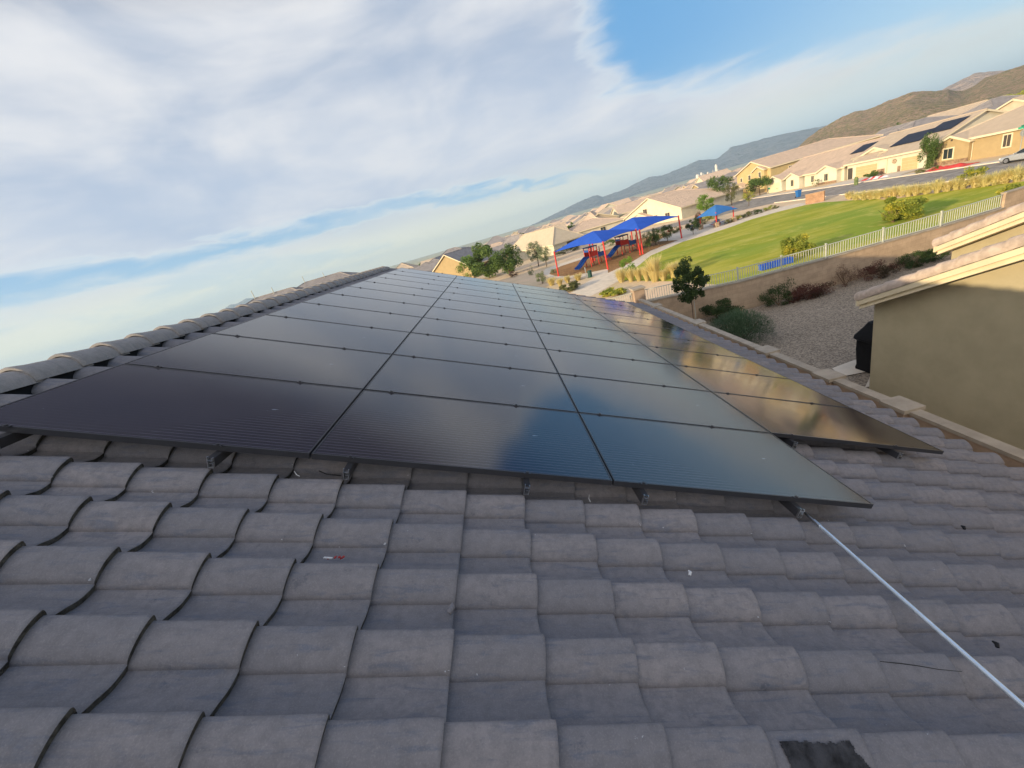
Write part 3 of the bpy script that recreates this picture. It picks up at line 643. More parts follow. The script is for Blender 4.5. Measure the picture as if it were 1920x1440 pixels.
# ------------------------------------------------------------------ playground
REDP = mat('red_paint', (.62, .035, .025), .45, .4, .05, 3); BLUC = mat('blue_canopy', (.025, .10, .50), .8, .2, .04, 1); BLU2 = mat('faded_blue_canopy', (.04, .16, .42), .8, .2, .04, 1)
BLUP = mat('blue_plastic', (.02, .09, .38), .35, .5, .05, 3); STONE = mat('pillar_stone', (.45, .33, .22), .9, .2, .25, 4, bump=.6, bscale=12)
DGREEN = mat('dark_green_metal', (.02, .07, .05), .5, .4); GREYM = mat('grey_metal', (.30, .31, .31), .5, .5)
def canopy(name, label, corners, eave, peak, mt, sag=.35, piers=False, posts=(0, 1, 2, 3)):
    C_ = [V((c.x, c.y, 0)) for c in corners]; cen = sum(C_, V((0, 0, 0))) / 4
    t_ = thing(name, label, 'canopy', (cen.x, cen.y, GZ), 'blue shade canopies of the playground')
    mb = MB(); N = 10; top = V((cen.x, cen.y, peak))
    for i in range(4):
        a, b = C_[i], C_[(i + 1) % 4]; grid = []
        for r in range(N + 1):
            f = r / N; row = []
            for k in range(N + 1):
                g = k / N; e = a.lerp(b, g); e = e.lerp(V((cen.x, cen.y, 0)), .07 * sin(pi * g)); z = eave + sag * .5 * sin(pi * g)
                p = top.lerp(V((e.x, e.y, z)), f); p.z += sag * .35 * sin(pi * f); row.append(p)
            grid.append(row)
        mb.sheet(grid)
        mb.sheet([[p - V((0, 0, .03)) for p in r_] for r_ in grid])
    mb.make('fabric', mt, t_, smooth=30)
    for i in posts:
        c = C_[i]; d = (c - cen).normalized()
        mb = MB(); mb.tube([c + V((0, 0, GZ - .02)) + d * .1, c + V((0, 0, eave + .12)) - d * .05], .11, 12); mb.tube([c + V((0, 0, GZ)) + d * .1, c + V((0, 0, GZ + .06)) + d * .1], .2, 12); mb.make('post', REDP, t_, smooth=50)
        mb = MB(); mb.tube([c + V((0, 0, eave - .12)), V((cen.x, cen.y, peak - .45))], .04, 8); mb.make('rafter', REDP, t_, smooth=50)
        if piers: mb = MB(); mb.box((c.x + d.x * .1, c.y + d.y * .1, GZ + .45), (.62, .62, .9)); mb.make('stone_pier', STONE, t_)
    return t_
P1, P2, P3, P4 = G(1048.6, 517.4), G(1139.7, 504.8), G(1203, 477), G(1277, 447)
P5 = P1 + P3 - P2; P6 = P3 + (P5 - P3) * 1.0 + V((.8, 1.2, 0)); P7 = P4 + P6 - P3
def zat(px, py, p):
    d = ray(px, py); t = ((p.x - CAM.x) * d.x + (p.y - CAM.y) * d.y) / (d.x ** 2 + d.y ** 2); return CAM.z + d.z * t
eA = (zat(1038, 470, P1) + zat(1131, 456, P2)) / 2; eB = zat(1275, 404, P4)
cA = (P1 + P2 + P3 + P5) / 4; cB = (P3 + P4 + P7 + P6) / 4
canopy('shade_canopy', 'royal blue canopy at left, over the slides nearest the houses roofs', [P1, P2, P3 - V((.25, -.1, 0)), P5], eA - .05, zat(1131, 428, cA), BLUC)
canopy('shade_canopy', 'royal blue canopy in the middle, overlapping the left canopy', [P3 + V((.25, .1, 0)), P4, P7, P6], eB - .05, zat(1200, 404, cB), BLUC)
Q1, Q2, Q3 = G(1344, 426), G(1376, 415.5), G(1339, 413)
Q4 = Q2 + Q3 - Q1; k_ = 1.9
cQ = (Q1 + Q2 + Q3 + Q4) / 4; sq = (Q2 - Q1).length; dq = (Q2 - Q1).normalized(); nq = V((-dq.y, dq.x, 0)); Qs = [Q1, Q2, Q2 + nq * sq, Q1 + nq * sq]; cQ = sum(Qs, V((0, 0, 0))) / 4
t_ = canopy('shade_canopy', 'faded blue canopy at right on stone piers, by the picnic pad', [cQ + (q - cQ) * 1.28 for q in Qs], zat(1346, 402, Q1) - .05, zat(1341, 384, cQ), BLU2, posts=(), sag=.3)
for q in Qs:
    zt = zat(1346, 400, Q1)
    mb = MB(); mb.tube([V((q.x, q.y, GZ)), V((q.x, q.y, zt + .25))], .09, 10); mb.make('post', REDP, t_, smooth=50)
    mb = MB(); mb.box((q.x, q.y, GZ + .4), (.6, .6, .8)); mb.make('stone_pier', STONE, t_)
def play(label, c, rz, sc, small):
    t_ = thing('play_structure', label, 'playground equipment', (0, 0, 0), 'play structures under the canopies')
    def p(name, mt, f, sm=None): mb = MB(); f(mb); return mb.make(name, mt, t_, smooth=sm)
    H = 1.35
    for x, y in ((-.7, -.7), (.7, -.7), (.7, .7), (-.7, .7), (2.1, -.7), (2.1, .7)): p('post', REDP, lambda m_: m_.tube([(x, y, 0), (x, y, 2.9 if x < 1 else 2.4)], .065, 8), 50)
    p('deck', GREYM, lambda m_: (m_.box((0, 0, H), (1.4, 1.4, .07)), m_.box((1.4, 0, H - .3), (1.4, 1.4, .07))))
    for y in (-.38, .38):   # two slides towards -x
        def sl(m_, y=y):
            g = []
            for i in range(12):
                t = i / 11; x = -.72 - 2.2 * t; z = H + .05 - (H - .2) * (t * t * (3 - 2 * t)) * 1.0
                g.append([(x, y - .27, z + .24), (x, y - .25, z + .02), (x, y - .1, z - .03), (x, y + .1, z - .03), (x, y + .25, z + .02), (x, y + .27, z + .24)])
            m_.sheet(g); m_.sheet([[(q[0], q[1], q[2] - .04) for q in r] for r in g])
        p('slide', BLUP, sl, 40)
    p('panel', REDP, lambda m_: m_.box((0, .72, H + .45), (1.2, .04, .75)))
    p('panel', REDP, lambda m_: m_.box((0, -.72, H + .45), (1.2, .04, .75)))
    p('panel', BLUP, lambda m_: m_.box((1.4, .72, H + .1), (1.2, .04, .6)))
    p('panel', BLUP, lambda m_: m_.box((1.4, -.72, H + .1), (1.2, .04, .6)))
    p('panel', BLUP, lambda m_: m_.box((-.72, 0, H + 1.0), (.05, 1.35, .3)))
    p('roof', BLUP, lambda m_: m_.prism([(-.8, -.8), (.8, -.8), (.8, .8), (-.8, .8)], 2.75, 2.9))
    def cl(m_):
        for k in range(6): m_.tube([(2.2 + .18 * k, -.6, H - .35 - .2 * k), (2.2 + .18 * k, .6, H - .35 - .2 * k)], .03, 6)
        for y in (-.6, .6): m_.tube([(2.1, y, H - .2), (3.2, y, .02)], .035, 6)
    p('climber', REDP, cl, 50)
    t_.location = c; t_.rotation_euler = (0, 0, rz); t_.scale = (sc, sc, sc); return t_
play('play structure under the left canopy, twin blue slides facing the path', G(1112, 498), .35, 1.05, 0)
play('play structure under the middle canopy, twin dark blue slides', G(1170, 476), .25, 1.05, 0)
def park_bench(label, c, rz, mt, w_=1.8):
    t_ = thing('park_bench', label, 'bench', (0, 0, 0))
    mb = MB(); mb.box((0, 0, .45), (w_, .42, .05)); mb.make('seat', mt, t_)
    mb = MB(); mb.box((0, .24, .72), (w_, .05, .36)); mb.make('backrest', mt, t_)
    for sx in (-1, 1): mb = MB(); mb.box((sx * w_ * .4, 0, .22), (.06, .4, .44)); mb.make('leg', GREYM, t_)
    t_.location = c; t_.rotation_euler = (0, 0, rz); return t_
park_bench('dark blue bench on the pad between the two canopy groups', G(1300, 431), .6, BLUP)
tb = thing('picnic_table', 'blue picnic table under the faded blue canopy', 'table', (0, 0, 0))
mb = MB(); mb.box((0, 0, .74), (1.8, .8, .05)); mb.make('table_top', BLUP, tb)
for s_ in (-1, 1):
    mb = MB(); mb.box((0, s_ * .72, .45), (1.8, .28, .05)); mb.make('bench_seat', BLUP, tb); mb = MB(); mb.box((s_ * .6, 0, .38), (.07, 1.5, .06)); mb.box((s_ * .6, 0, .2), (.07, .5, .4)); mb.make('leg', REDP, tb)
tb.location = (cQ.x, cQ.y, GZ); tb.rotation_euler = (0, 0, .5)
sr = thing('spring_rider', 'small round red spring rider beside the mulch edge', 'playground equipment', (0, 0, 0))
mb = MB(); mb.tube([(-.45, 0, .75), (0, 0, .62), (.45, 0, .8)], [.12, .22, .12], 10); mb.make('rider_body', REDP, sr, smooth=True); mb = MB(); mb.tube([(0, 0, 0), (0, 0, .5)], .12, 10); mb.make('spring', BLK, sr, smooth=True)
sr.location = G(1257, 440)
for (px, py, lab, mt) in ((1107, 520, 'dark green trash can with a post on the path by the left canopy', DGREEN), (1313, 431, 'brown trash can beside the dark blue bench', STONE)):
    c = G(px, py); t_ = thing('trash_can', lab, 'trash can', tuple(c)); mb = MB(); mb.tube([c, c + V((0, 0, .9)), c + V((0, 0, .95))], [.28, .3, .2], 14); mb.make('bin_body', mt, t_, smooth=50)
    mb = MB(); mb.tube([c + V((-.5, 0, 0)), c + V((-.5, 0, 1.5 if 'green' in lab else 1.0))], .05, 8); mb.box(c + V((-.5, 0, 1.3 if 'green' in lab else .9)), (.08, .3, .35)); mb.make('post', GREYM, t_, smooth=50)
# monument sign of the park seen from behind, on the far lawn corner
a_, b_ = G(1511, 383.5), G(1546, 376.5); c = (a_ + b_) / 2; L_ = (b_ - a_).length; h_ = zat(1546, 358, b_) - GZ; an = atan2(b_.y - a_.y, b_.x - a_.x)
ms = thing('monument_sign', 'brown block monument wall at the far corner of the lawn', 'sign wall', tuple(c))
mb = MB(); mb.box((c.x, c.y, GZ + h_ / 2), (L_, .5, h_), rz=an); mb.make('wall', mat('monument_stucco', (.40, .24, .15), .9, .1, .12, 2, bump=.5, bscale=20), ms)
mb = MB(); mb.box((c.x, c.y, GZ + h_ + .03), (L_ + .12, .62, .08), rz=an); mb.make('cap', mat('monument_cap', (.45, .30, .20), .9), ms)
# grasses and plants in the park ---------------------------------------------------------------
tuftm = {}
def tuft(label, c, r, h, n, key, mt=L_STRAW, group='tall straw coloured grass clumps', name='grass_clump', w_=.014):
    L = Leaves(); L.tuft((0, 0, 0), r, h, n, key, w_); o = L.finish(name, mt); o.location = c; return tag(o, label, 'ornamental grass', group)
hedge = [(1593, 374, 15, 13), (1606, 375, 17, 13), (1621, 375, 20, 15), (1634, 374, 18, 15), (1647, 373, 19, 15), (1661, 371, 18, 16), (1676, 369, 20, 17), (1690, 368, 18, 17), (1704, 368, 20, 18), (1718, 366, 23, 19), (1737, 364, 22, 18), (1757, 362, 20, 22), (1777, 359, 18, 17), (1793, 356, 20, 20), (1806, 354, 17, 14), (1828, 352, 22, 20), (1846, 350, 22, 19), (1866, 347, 24, 22), (1885, 344, 24, 22), (1906, 341, 28, 26)]
HL = L_HEDGE = leaf_mat('grass_olive_straw', (.62, .56, .24), (.90, .80, .42), tr=.55)
for k, (px, py, w_, h_) in enumerate(hedge):
    c = G(px, py); r = px2m(w_, c) * .56; h = px2m(h_, c) * 1.25
    wh = 'at its left end by the monument wall' if k == 0 else ('at its right end by the picture edge' if k == 19 else '%s from the monument wall' % ORD[k])
    L = Leaves(); L.tuft((0, 0, 0), r * 1.25, h, 420, 100 + k, .022, .62); L.blob((0, 0, h * .42), (r * .85, r * .85, h * .40), 420, .14, k, 12, .2, .95); o = L.finish('grass_clump', HL if k % 3 else L_STRAW); o.location = c
    tag(o, 'straw grass clump in the street side row, ' + wh, 'ornamental grass', 'row of grass clumps along the street')
near = [(1166, 529, 20, 20, 'leftmost, beside the lime shrub'), (1184, 528, 18, 20, 'second from the left'), (1199, 527, 16, 20, 'third from the left'), (1214, 527, 16, 23, 'fourth from the left'), (1229, 528, 26, 38, 'the tallest of the row'), (1245, 526, 18, 17, 'low one right of the tallest'), (1264, 521, 24, 24, 'rightmost, against the young tree')]
for k, (px, py, w_, h_, wh) in enumerate(near):
    c = G(px, py); tuft('straw grass clump at the near lawn corner, ' + wh, c, px2m(w_, c) * .85, px2m(h_, c) * 1.35, 620, 200 + k, w_=.026)
for k, (px, py, w_, h_, wh) in enumerate(((1035, 535, 20, 14, 'leftmost, next to the pale bush'), (1051, 537, 14, 14, 'second of four by the path'), (1065, 530, 14, 12, 'third of four by the path'), (1085, 526, 18, 12, 'last, nearest the trash can'))):
    c = G(px, py); tuft('straw grass clump beyond the far edge of the array, ' + wh, c, px2m(w_, c) * .75, px2m(h_, c) * 1.2, 420, 240 + k, w_=.026)
def B_(px, py, w_, h_, name, label, mt, n=900, size=None, group=None, seed=None, cat='shrub', z=GZ):
    c = G(px, py, z); rx = px2m(w_, c) / 2; rz = px2m(h_, c) / 2; return bush(name, label, cat, c, rx, rz, mt, n, size or max(.06, rx * .11), seed or int(px * 7 + py), group=group)
B_(1180, 518, 36, 36, 'lime_shrub', 'bright lime green shrub at the near corner of the lawn', L_LIME, 1500)
B_(1070, 545, 44, 16, 'spreading_shrub', 'low spreading yellow green shrub left of the footpath', L_OLIVE, 1200)
B_(1150, 552, 60, 12, 'spreading_shrub', 'low yellow shrub on the gravel right of the footpath', L_YEL, 900)
B_(1017, 532, 22, 24, 'pale_bush', 'pale grey green bush beyond the middle of the array far edge', L_PALE, 1000)
B_(996, 516, 14, 20, 'pale_bush', 'small pale bush left of the first red canopy post', L_PALE, 600)
B_(1675, 417, 78, 46, 'yellow_shrub', 'large yellow green shrub on the lawn behind the white fence', L_YEL, 4600, .14)
B_(1490, 482, 54, 40, 'yellow_shrub', 'yellow tipped green shrub behind the fence beside the blue bench', L_YEL, 4200, .14)
B_(1906, 372, 50, 32, 'yellow_shrub', 'yellow green shrub behind the fence at the right picture edge', L_YEL, 3200, .14)
# long blue thing behind the fence
a_, b_ = G(1424, 508), G(1484, 492); c = (a_ + b_) / 2
t_ = thing('blue_bench', 'long bright blue slatted bench right behind the iron fence', 'bench', (0, 0, 0))
for i in range(5): mb = MB(); mb.box((0, -.2 + .1 * i, .46), ((b_ - a_).length, .08, .04)); mb.make('seat_slat', BLUC, t_)
mb = MB(); mb.box((0, -.1, .24), ((b_ - a_).length - .04, .5, .38)); mb.make('base', BLUC, t_)
for s_ in (-1, 0, 1): mb = MB(); mb.box((s_ * 1.3, 0, .03), (.1, .4, .06)); mb.make('foot', GREYM, t_)
t_.location = (c.x, c.y, GZ); t_.rotation_euler = (0, 0, atan2(b_.y - a_.y, b_.x - a_.x))
def T_(px, py, h_, w_, label, mt, n=1400, name='tree', trunk=.35, group=None, size=None, z=GZ, rzf=None, hollow=.35):
    c = G(px, py, z); h = px2m(h_, c); rx = px2m(w_, c) / 2; return tree(name, label, c, h, rx, mt, n, size or max(.08, rx * .10), int(px * 3 + py), trunk, group=group, hollow=hollow)
T_(1818, 350, 34, 38, 'thin yellow green tree on two stems in the street side grass row', L_YEL, 1300, 'street_tree', .45)
T_(1738, 317, 60, 36, 'full dark green tree in front of the tan house garage', L_GREEN, 3200, 'front_yard_tree', .12, hollow=.2)
T_(1751, 312, 40, 12, 'narrow dark purple tree directly right of the full green tree', L_DARK, 1200, 'purple_tree', .15)
T_(1404, 386, 26, 22, 'small pale yellow tree beside the street behind the canopies', L_YEL, 700, 'small_tree')
for k, (px, py, h_, w_, lab, mt) in enumerate((
    (885, 521, 40, 46, 'bright green bushy tree just beyond the array, farthest left', L_LIME), (918, 521, 60, 72, 'broad dark green tree left of centre beyond the array', L_GREEN), (957, 517, 62, 52, 'tall green tree with drooping crown beside the cream house', L_GREEN), (1010, 500, 48, 34, 'pale airy tree left of the first red canopy post', L_PALE), (1025, 500, 42, 26, 'second pale airy tree next to the first canopy post', L_PALE),
    (1218, 470, 38, 20, 'small round tree under the right edge of the middle canopy', L_GREEN), (1236, 462, 36, 22, 'small tree between middle canopy and last red post', L_GREEN), (1252, 452, 30, 24, 'small bushy tree left of the last red post', L_GREEN), (1230, 460, 24, 16, 'thin tree behind the play structure on the right', L_OLIVE),
    (1300, 440, 30, 26, 'dark green tree right of the last red post', L_DARK), (1312, 424, 26, 16, 'reddish young tree behind the blue bench', L_RED),
    (1325, 400, 34, 34, 'green tree at the street left of the faded canopy', L_LIME), (1352, 385, 54, 44, 'tall green tree behind the faded canopy', L_GREEN), (1372, 385, 40, 26, 'olive tree behind the faded canopy, right of the tall one', L_OLIVE), (1300, 400, 26, 30, 'dark tree beside the cream gable house', L_DARK),
    (1425, 367, 36, 44, 'dense dark green tree in front of the two storey yellow house', L_GREEN))):
    T_(px, py, h_, w_, lab, mt, 1500 if px > 980 else 3200, 'park_tree' if px < 1320 else 'garden_tree', .28 if px > 980 else .1, group='trees of the park edge')
for k, (px, py, w_, h_, mt, lab) in enumerate(((1056, 477, 30, 14, L_OLIVE, 'olive shrub behind the left canopy post'), (1078, 470, 26, 14, L_DARK, 'dark shrub under the far edge of the left canopy'), (1142, 462, 26, 14, L_GREEN, 'green shrub behind the seam of the left canopy'), (1268, 436, 24, 12, L_OLIVE, 'olive shrub right behind the red spring rider'), (1320, 420, 22, 12, L_OLIVE, 'olive shrub left of the first stone pier'), (1330, 412, 28, 12, L_YEL, 'yellow shrub behind the faded canopy posts'),
    (1366, 419, 18, 9, L_OLIVE, 'olive shrub between the two stone piers'), (1384, 412, 18, 9, L_YEL, 'yellowish shrub right of the second stone pier'), (1400, 407, 22, 10, L_OLIVE, 'low olive shrub by the path, first after the piers'), (1420, 401, 20, 10, L_DARK, 'low dark shrub by the path, second after the piers'), (1440, 395, 18, 9, L_YEL, 'yellow shrub by the path near the street bend'), (1455, 391, 14, 7, L_OLIVE, 'small olive shrub nearest the monument along the path'),
    (965, 519, 20, 12, L_TAN, 'dry tan shrub below the drooping tree'), (1040, 512, 14, 10, L_PALE, 'small pale shrub by the foot of the first red post'))):
    B_(px, py, w_, h_, 'park_shrub', lab, mt, 500, group='shrubs of the park edge')
# small boulders and light rocks by the playground
ROCK = mat('rock', (.42, .36, .30), .9, .1, .2, 5)
# ------------------------------------------------------------------ houses
def froof(name, c, c2): return mat(name, c, .9, .12, .1, .9, col2=c2, extra=far_tile_x)
R_PINK = froof('pink_tile_roof', (.62, .47, .36), (.54, .41, .31)); R_TAN = froof('tan_tile_roof', (.56, .45, .34), (.50, .40, .30)); R_GREY = froof('grey_tile_roof', (.33, .30, .29), (.26, .235, .23)); R_CREAM = froof('cream_tile_roof', (.60, .50, .37), (.55, .45, .32))
W_CREAM = mat('cream_stucco', (.60, .55, .43), .9, .1, .04, 1); W_TAN = mat('golden_stucco', (.40, .30, .16), .9, .1, .04, 1); W_YEL = mat('yellow_stucco', (.52, .40, .20), .9, .1, .04, 1); W_WHITE = mat('pale_stucco', (.62, .58, .47), .9, .1, .03, 1); W_BEIGE = mat('beige_stucco', (.56, .46, .34), .9, .1, .04, 1)
TRIM = mat('house_trim', (.70, .60, .42), .8, .2, .03, 2); WPANE = mat('window_pane', (.03, .04, .045), .08, .6, .05, 2); SCREEN = mat('sun_screen', (.07, .06, .05), .6, .2, .05, 2); GAR = mat('garage_door_tan', (.50, .38, .20), .6, .3, .03, 1, extra=None); GARL = mat('garage_door_cream', (.66, .58, .40), .6, .3, .03, 1); WAINS = mat('stone_wainscot', (.30, .20, .13), .9, .1, .2, 3)
def roof_mb(a, b, h, p, axis, hip, oh=.45, th=.16):
    """roof over [-a,a]x[-b,b]; ridge along axis; hip: (low end, high end) booleans"""
    mb = MB(); sw = axis == 'x'
    A_, B_ = (b, a) if sw else (a, b)          # A_ half span across the ridge, B_ half length along it
    A_ += oh; B_ += oh; zr = h + (A_ - oh) * p; ze = h - oh * p
    y0 = -B_ + (A_ if hip[0] else 0); y1 = B_ - (A_ if hip[1] else 0)
    if y0 > y1: y0 = y1 = (y0 + y1) / 2
    f = (lambda x, y, z: (y, x, z)) if sw else (lambda x, y, z: (x, y, z))
    for dz in (th, 0):
        e = [f(-A_, -B_, ze + dz), f(A_, -B_, ze + dz), f(A_, B_, ze + dz), f(-A_, B_, ze + dz)]; r0, r1 = f(0, y0, zr + dz), f(0, y1, zr + dz)
        mb.face([e[0], r0, r1, e[3]]); mb.face([e[1], e[2], r1, r0])
        if hip[0]: mb.face([e[0], e[1], r0])
        if hip[1]: mb.face([e[2], e[3], r1])
    E0 = [f(-A_, -B_, ze), f(A_, -B_, ze), f(A_, B_, ze), f(-A_, B_, ze)]
    tr = MB(); up = lambda q, d: (q[0], q[1], q[2] + d)
    segs = [(E0[0], E0[3]), (E0[1], E0[2])] + ([(E0[0], E0[1])] if hip[0] else [(E0[0], f(0, y0, zr)), (E0[1], f(0, y0, zr))]) + ([(E0[3], E0[2])] if hip[1] else [(E0[3], f(0, y1, zr)), (E0[2], f(0, y1, zr))])
    for q, w_ in segs: tr.face([up(q, -.1), up(w_, -.1), up(w_, th + .01), up(q, th + .01)])
    rc_ = MB(); rc_.tube([V(f(0, y0, zr + th)), V(f(0, y1, zr + th))] if y1 > y0 + .1 else [V(f(0, y0 - .1, zr + th)), V(f(0, y0 + .1, zr + th))], .11, 6)
    if hip[0]:
        for q in (E0[0], E0[1]): rc_.tube([up(q, th), f(0, y0, zr + th)], .10, 6)
    if hip[1]:
        for q in (E0[2], E0[3]): rc_.tube([up(q, th), f(0, y1, zr + th)], .10, 6)
    return mb, tr, rc_, zr
def HS(name, label, c, rz, a, b, h, p, axis, hip, wm, rm, feats=(), group=None, below=1.0, ridge=True):
    t_ = thing(name, label, 'house', (0, 0, 0), group)
    A_ = b if axis == 'x' else a; zr = h + A_ * p
    mb = MB(); mb.box((0, 0, (h - below) / 2), (2 * a, 2 * b, h + below))
    for k, s_ in enumerate((-1, 1)):
        if not hip[k]:
            if axis == 'x': mb.face([(s_ * a, -b, h), (s_ * a, b, h), (s_ * a, 0, zr)])
            else: mb.face([(-a, s_ * b, h), (a, s_ * b, h), (0, s_ * b, zr)])
    mb.make('wall', wm, t_)
    rm_, tr, rc_, _ = roof_mb(a, b, h, p, axis, hip); ro = rm_.make('roof', rm, t_); tr.make('fascia', TRIM, t_)
    if ridge: rc_.make('ridge_tiles', rm, t_)
    side = {'f': (V((-a, 0, 0)), V((-1, 0, 0)), V((0, 1, 0))), 'b': (V((a, 0, 0)), V((1, 0, 0)), V((0, 1, 0))), 'r': (V((0, -b, 0)), V((0, -1, 0)), V((1, 0, 0))), 'l': (V((0, b, 0)), V((0, 1, 0)), V((1, 0, 0)))}
    def slab(o_, n_, u_, u, z, w_, hh, out, th): 
        mb = MB(); c_ = o_ + u_ * u + V((0, 0, z)) + n_ * (out + th / 2); d_ = (th if abs(n_.x) > .5 else w_, th if abs(n_.y) > .5 else w_, hh); mb.box(c_, d_); return mb
    for ft in feats:
        k, sd = ft[0], ft[1]; o_, n_, u_ = side[sd]
        if k == 'win':
            u, z, w_, hh = ft[2:6]; pr = ft[6] if len(ft) > 6 else 0; pm = ft[7] if len(ft) > 7 else WPANE
            fr = slab(o_, n_, u_, u, z, w_ + .34, hh + .34, pr + .002, .06).make('window', TRIM, t_); slab(o_, n_, u_, u, z, w_, hh, pr + .062, .02).make('pane', pm, fr)
            mb = slab(o_, n_, u_, u, z, .05, hh, pr + .082, .015); mb.make('mullion', TRIM, fr)
        elif k == 'garage':
            u, w_, hh = ft[2:5]; pr = ft[5] if len(ft) > 5 else 0; gm = ft[6] if len(ft) > 6 else GAR
            mb = slab(o_, n_, u_, u, hh / 2, w_ + .3, hh + .15, pr + .002, .05); fr = mb.make('garage_door', TRIM, t_)
            for q in range(4): slab(o_, n_, u_, u, hh * (q + .5) / 4, w_, hh / 4 - .03, pr + .052, .03).make('door_panel', gm, fr)
        elif k == 'door':
            u, w_, hh = ft[2:5]; slab(o_, n_, u_, u, hh / 2, w_, hh, .002, .05).make('front_door', SCREEN, t_)
        elif k == 'wains':
            u, w_, hh = ft[2:5]; pr = ft[5] if len(ft) > 5 else 0; slab(o_, n_, u_, u, hh / 2, w_, hh, pr + .003, .08).make('wainscot', WAINS, t_)
        elif k == 'vents':
            u, z, n__ = ft[2:5]; pr = ft[5]
            for q in range(n__): slab(o_, n_, u_, u + (q - (n__ - 1) / 2) * .45, z, .25, .25, pr + .003, .04).make('gable_vent', SCREEN, t_)
        elif k == 'gable':
            u, w_, pr, hg, pg = ft[2:7]; gm = ft[7] if len(ft) > 7 else wm; zt = hg + w_ / 2 * pg; inn = ft[8] if len(ft) > 8 else 4.5
            X_ = lambda d, s_, z: tuple(o_ + n_ * d + u_ * (u + s_) + V((0, 0, z)))
            mb = MB(); mb.face([X_(pr, -w_ / 2, -below), X_(pr, w_ / 2, -below), X_(pr, w_ / 2, hg), X_(pr, 0, zt), X_(pr, -w_ / 2, hg)])
            for s_ in (-w_ / 2, w_ / 2): mb.face([X_(pr, s_, -below), X_(pr, s_, hg), X_(-.2, s_, hg), X_(-.2, s_, -below)])
            mb.make('gable_wall', gm, t_)
            rf = MB(); tr_ = MB(); oh = .35
            for s_ in (-1, 1):
                e_, zz_ = s_ * (w_ / 2 + oh), hg - oh * pg
                for dz in (.03, .17): rf.face([X_(pr + oh, e_, zz_ + dz), X_(pr + oh, 0, zt + dz), X_(-inn, 0, zt + dz), X_(-inn, e_, zz_ + dz)])
                tr_.face([X_(pr + oh + .01, e_, zz_ - .12), X_(pr + oh + .01, 0, zt - .12), X_(pr + oh + .01, 0, zt + .18), X_(pr + oh + .01, e_, zz_ + .18)])
                tr_.face([X_(pr + oh, e_ * 1.003, zz_ - .10), X_(-.2, e_ * 1.003, zz_ - .10), X_(-.2, e_ * 1.003, zz_ + .17), X_(pr + oh, e_ * 1.003, zz_ + .17)])
            rf.make('gable_roof', rm, t_); tr_.make('gable_fascia', TRIM, t_)
        elif k == 'spout':
            u = ft[2]; mb = MB(); q = o_ + n_ * .08 + u_ * u; mb.tube([q, q + V((0, 0, h - .2)), q + n_ * .3 + V((0, 0, h - .05))], .05, 6); mb.make('downspout', TRIM, t_)
        elif k == 'pv':            # panels on the front roof slope: u0,u1 along y; s0,s1 up the slope 0..1
            u0, u1, s0, s1 = ft[2:6]; nx = max(1, round((u1 - u0) / 1.05)); ny = max(1, round((s1 - s0) * a / cos(math.atan(p)) / 1.75))
            f_ = lambda u, s_, d: (-a + s_ * a, u, h + s_ * a * p + .16 + d)
            mb = MB(); g_ = .03
            for i in range(nx):
                for j in range(ny):
                    ua, ub = u0 + (u1 - u0) * i / nx + g_, u0 + (u1 - u0) * (i + 1) / nx; sa, sb = s0 + (s1 - s0) * j / ny + .003, s0 + (s1 - s0) * (j + 1) / ny
                    for d in (.14, .09): mb.face([f_(ua, sa, d), f_(ub, sa, d), f_(ub, sb, d), f_(ua, sb, d)])
            mb.make('roof_solar_panels', PVM, t_)
    t_.location = c; t_.rotation_euler = (0, 0, rz); return t_
PVM = mat('dark_solar_array', (.03, .032, .045), .5, .2, .1, 1)
xa = HX(54); NF = (False, False)
def hc(y0, y1, x0=54, x1=66): return V(((HX(x0) + HX(x1)) / 2, (HY(y0) + HY(y1)) / 2, GZ)), (HX(x1) - HX(x0)) / 2, (HY(y1) - HY(y0)) / 2
U_ = lambda y, c: HY(y) - c.y
c, a, b = hc(31.5, 46.2); HS('street_house', 'golden tan house at far right with big plain roof and street sign in front', c, 0, a, b, 3.15, .36, 'y', (False, True), W_TAN, R_TAN, [('gable', 'f', U_(44.0, c), 4.9, .5, 2.85, .42), ('win', 'f', U_(44.2, c), 1.55, 1.25, 1.35, .5), ('wains', 'f', U_(44.0, c), 5.0, .55, .5), ('vents', 'f', U_(44.0, c), 3.35, 1, .5), ('win', 'f', U_(39.3, c), 1.8, .8, 1.45, 0, SCREEN), ('spout', 'f', U_(42.2, c))])
c, a, b = hc(46.8, 57.5); HS('street_house', 'cream house with two garages and the largest solar array on its roof', c, 0, a, b, 2.95, .36, 'y', NF, W_CREAM, R_TAN, [('garage', 'f', U_(48.7, c), 2.7, 2.1), ('garage', 'f', U_(54.5, c), 4.4, 2.1, .0), ('gable', 'f', U_(55.0, c), 5.2, -2.2, 3.75, .35, W_CREAM, 4.0), ('wains', 'f', U_(52.4, c), 1.4, 1.0), ('wains', 'f', U_(50.0, c), .5, 1.0), ('door', 'f', U_(57.0, c), 1.0, 2.1), ('pv', 'f', U_(47.3, c), U_(50.2, c), .50, .86), ('pv', 'f', U_(49.6, c), U_(53.4, c), .30, .70), ('spout', 'f', U_(51.6, c))])
c, a, b = hc(58.0, 65.5); HS('street_house', 'cream house with a bright window gable and small dark solar patch', c, 0, a, b, 2.65, .36, 'y', NF, W_CREAM, R_PINK, [('gable', 'f', U_(60.2, c), 4.9, 1.0, 2.6, .38, W_WHITE), ('win', 'f', U_(60.3, c), 1.35, .85, 1.3, 1.0), ('wains', 'f', U_(60.2, c), 4.9, .5, 1.0), ('win', 'f', U_(63.8, c), 1.4, .7, 1.2), ('pv', 'f', U_(58.2, c), U_(60.6, c), .48, .82)])
